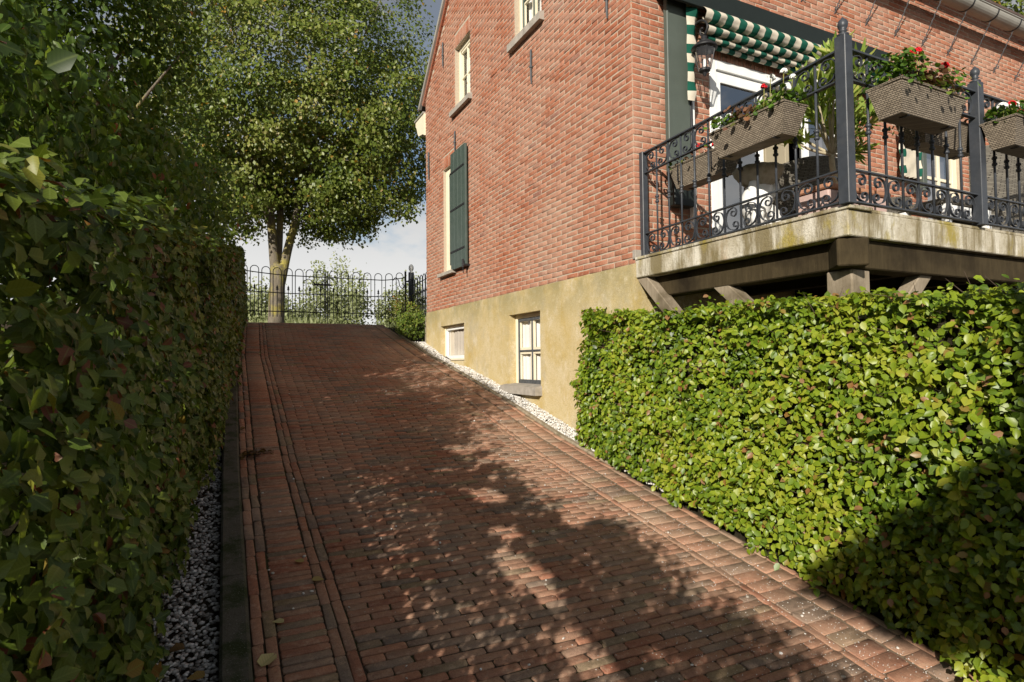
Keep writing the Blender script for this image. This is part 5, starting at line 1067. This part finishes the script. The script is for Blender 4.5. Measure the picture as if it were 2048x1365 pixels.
# tall tree showing over the eaves at the top right
tt = thing('tall_tree', 'tall leafy tree rising behind the house roof at the top right', 'tree', (34, 16, 1)); mb = MB(); limb(mb, [(35, 16, 0), (35, 16, 10), (35.2, 16, 19)], .5, .15, 9); mb.build('trunk', M['bark'], tt, True)
C1, _ = crown_centres((35.5, 16, 19.5), (4.5, 4, 6), 330, .5, None, 88, .35); P_ = sprays(C1, 60, .38, .7); leaves('crown', P_, unit(P_-np.array([35.5, 16, 18]))*.5+rng.normal(0, .5, P_.shape)+np.array([-.2, -.3, .3]), rng.uniform(.16, .26, len(P_)), T_SIMPLE, np.clip(rng.normal(.5, .22, len(P_)), 0, 1), M['linden'], tt, .8)
# far willows beyond the dike
wl = [((-1.5, 46), 2.8, 5.9), ((2.6, 44), 2.6, 6.4), ((8.4, 47), 3.6, 8.3), ((13.2, 46), 2.6, 7.4), ((16.8, 45), 3.2, 6.6), ((5.3, 52), 3.2, 6.3), ((20.5, 50), 3.4, 7.5)]
WLB = ['pale willow at the far left of the gate bars', 'pale willow right behind the linden trunk', 'tallest pale willow behind the middle of the gate', 'slim pale willow behind the right gate leaf', 'pale willow beside the gate post', 'low pale willow between the trunk and the tallest willow', 'pale willow half hidden by the house corner']
for ((x_, y_), r_, h_), lb in zip(wl, WLB):
    t = thing('willow_tree', lb, 'tree', (x_, y_, .8), 'willows beyond the dike'); mb = MB(); limb(mb, [(x_, y_, .5), (x_, y_, 3), (x_+.1, y_, h_*.8)], .18, .05, 7); mb.build('trunk', M['twig'], t, True)
    C1, _ = crown_centres((x_, y_, .6+h_*.5), (r_*.75, r_*.7, h_*.5), 210, .25, None, int(x_*3+60), .5); P_ = sprays(C1, 60, .30, 1.5); leaves('crown', P_, rng.normal(0, .6, P_.shape)+np.array([-.4, -.6, .3]), rng.uniform(.13, .24, len(P_)), T_SIMPLE, np.clip(rng.normal(.5, .25, len(P_)), 0, 1), M['willow'], t, .8)
# reeds and rough grass on the bank behind the gate
n_ = 15000; x_ = rng.uniform(-5, 13, n_); y_ = rng.uniform(17.5, 26, n_); hgt = .75*(.55+.75*vnoise(np.stack([x_, y_], -1), .8, 3))*rng.uniform(.6, 1.15, n_) + np.clip((y_-18)*.10, 0, .8); Pb = np.stack([x_, y_, G(y_)-.05], -1)
d_ = unit(np.stack([rng.normal(0, .22, n_), rng.normal(0, .22, n_), np.ones(n_)], -1)); nr = unit(np.stack([rng.normal(0, .5, n_), -np.ones(n_), rng.normal(0, .2, n_)], -1)); bb = unit(np.cross(nr, d_))
Vv = Pb[:, None, :] + hgt[:, None, None]*(np.array([0, .0, .55, .55, 1.])[None, :, None]*d_[:, None, :]) + np.array([-.018, .018, .02, -.02, 0])[None, :, None]*bb[:, None, :] + np.array([0, 0, .02, .02, .16])[None, :, None]*rng.normal(0, .6, (n_, 1, 3))*np.array([1, 1, .2])
Tt = (np.arange(n_)[:, None, None]*5 + np.array([(0, 1, 2), (0, 2, 3), (3, 2, 4)])[None]).reshape(-1, 3)
o = bpy.data.objects.new('reeds', mesh_np('reeds', Vv.reshape(-1, 3), Tt, M['willow'], {'tint': ('FLOAT', np.repeat(rng.uniform(.1, 1, n_), 5))})); link(o); tag(o, 'pale reeds and rough grass on the bank behind the gate', None, None, 'stuff')
# shrubs at the far house corner
for (cx_, cy_, rx, ry, h_, nl, lb) in ((3.36, 10.95, .30, .45, .46, 1900, 'low bright green shrub at the far corner of the house'), (3.40, 11.75, .34, .45, .72, 1300, 'taller yellowing shrub in front of the gate post')):
    t = thing('shrub', lb, 'shrub', (cx_, cy_, float(G(cy_)))); C1, _ = crown_centres((cx_, cy_, float(G(cy_))+h_*.5), (rx, ry, h_*.55), nl//16, .3, None, int(cx_*20), .4); P_ = sprays(C1, 16, .045, .9)
    leaves('foliage', P_, rng.normal(0, .5, P_.shape)+np.array([-.4, -.5, .6]), rng.uniform(.03, .055, len(P_)), T_SIMPLE, np.clip(rng.normal(.35 if h_ < .5 else .62, .22, len(P_)), 0, 1), M['shrub'], t, .5)
    mb = MB()
    for k_ in range(14): e_ = Vector((cx_+rng.normal(0, rx*.5), cy_+rng.normal(0, ry*.5), float(G(cy_))+h_*rng.uniform(.6, 1.05))); mb.tube([(cx_+rng.normal(0, .06), cy_+rng.normal(0, .06), float(G(cy_))-.03), e_.lerp(Vector((cx_, cy_, e_.z*.5+float(G(cy_))*.5)), .4), e_], [.006, .004, .002], 5)
    mb.build('stems', M['twig'], t)

# ------------------------------------------------------------------ fallen leaves and twigs
FLV = leaf_variants(M['deadleaf'], T_HEART, [.98, .62, .45, .12, .3], 'fallen_leaf')
fl_ = [(.185, 2.72, .085, 0, 'largest pale yellow fallen leaf by the foot of the kerb'), (.455, 3.53, .045, 1, 'small yellow leaf lying on the header band of bricks'), (.47, 3.33, .05, 1, 'ochre leaf in the joint of the brick band'), (.27, 6.05, .05, 3, 'brown curled leaf against the kerb halfway up'), (.24, 7.6, .05, 4, 'tan leaf near the kerb below the far hedge'), (.30, 3.0, .045, 0, 'pale leaf scrap among moss beside the kerb'), (.62, 9.6, .06, 0, 'yellow leaf high on the slope by the hedge'), (.9, 11.6, .07, 1, 'yellow leaf on the crest in front of the gate'), (-.06, 2.55, .07, 2, 'orange leaf lying on the pebbles near the bottom edge'), (-.10, 2.95, .06, 3, 'brown leaf on the pebbles under the hedge'), (-.02, 2.75, .055, 2, 'curled yellow brown leaf on the pebbles beside the kerb')]
for (x_, y_, s_, v_, lb) in fl_:
    o = bpy.data.objects.new('fallen_leaf', FLV[v_]); COL.objects.link(o); tag(o, lb, 'fallen leaf', 'fallen leaves'); a_ = rng.uniform(0, 6.3)
    if v_ == 0 and s_ > .08: a_ = .9
    o.matrix_world = Matrix.Translation((x_, y_, float(G(y_))+.016+(.0 if x_ > .1 else -.006))) @ Matrix.Rotation(.2, 4, 'X') @ Matrix.Rotation(a_, 4, 'Z') @ Matrix.Scale(s_*1.25, 4)
tw = MB(); c_ = Vector((.28, 5.36, float(G(5.36))+.02))
for k_ in range(16): d_ = Vector((rng.normal(0, .07), rng.normal(0, .05), abs(rng.normal(0, .012)))); tw.tube([c_+d_-Vector((rng.normal(0, .05), rng.normal(0, .03), 0)), c_+d_, c_+d_+Vector((rng.normal(0, .05), rng.normal(0, .03), .01))], .0025, 4)
twc = thing('twig_litter', 'dark heap of twigs and dead leaves by the kerb', 'litter', tuple(c_)); tw.build('twigs', M['twig'], twc, kind='stuff')
P_ = np.array(c_)+rng.normal(0, 1, (26, 3))*np.array([.075, .05, .006])+np.array([0, 0, .012]); leaves('leaves', P_, rng.normal(0, .35, P_.shape)+np.array([0, 0, 1]), rng.uniform(.03, .06, 26), T_HEART, rng.uniform(0, .35, 26), M['deadleaf'], twc, 0)
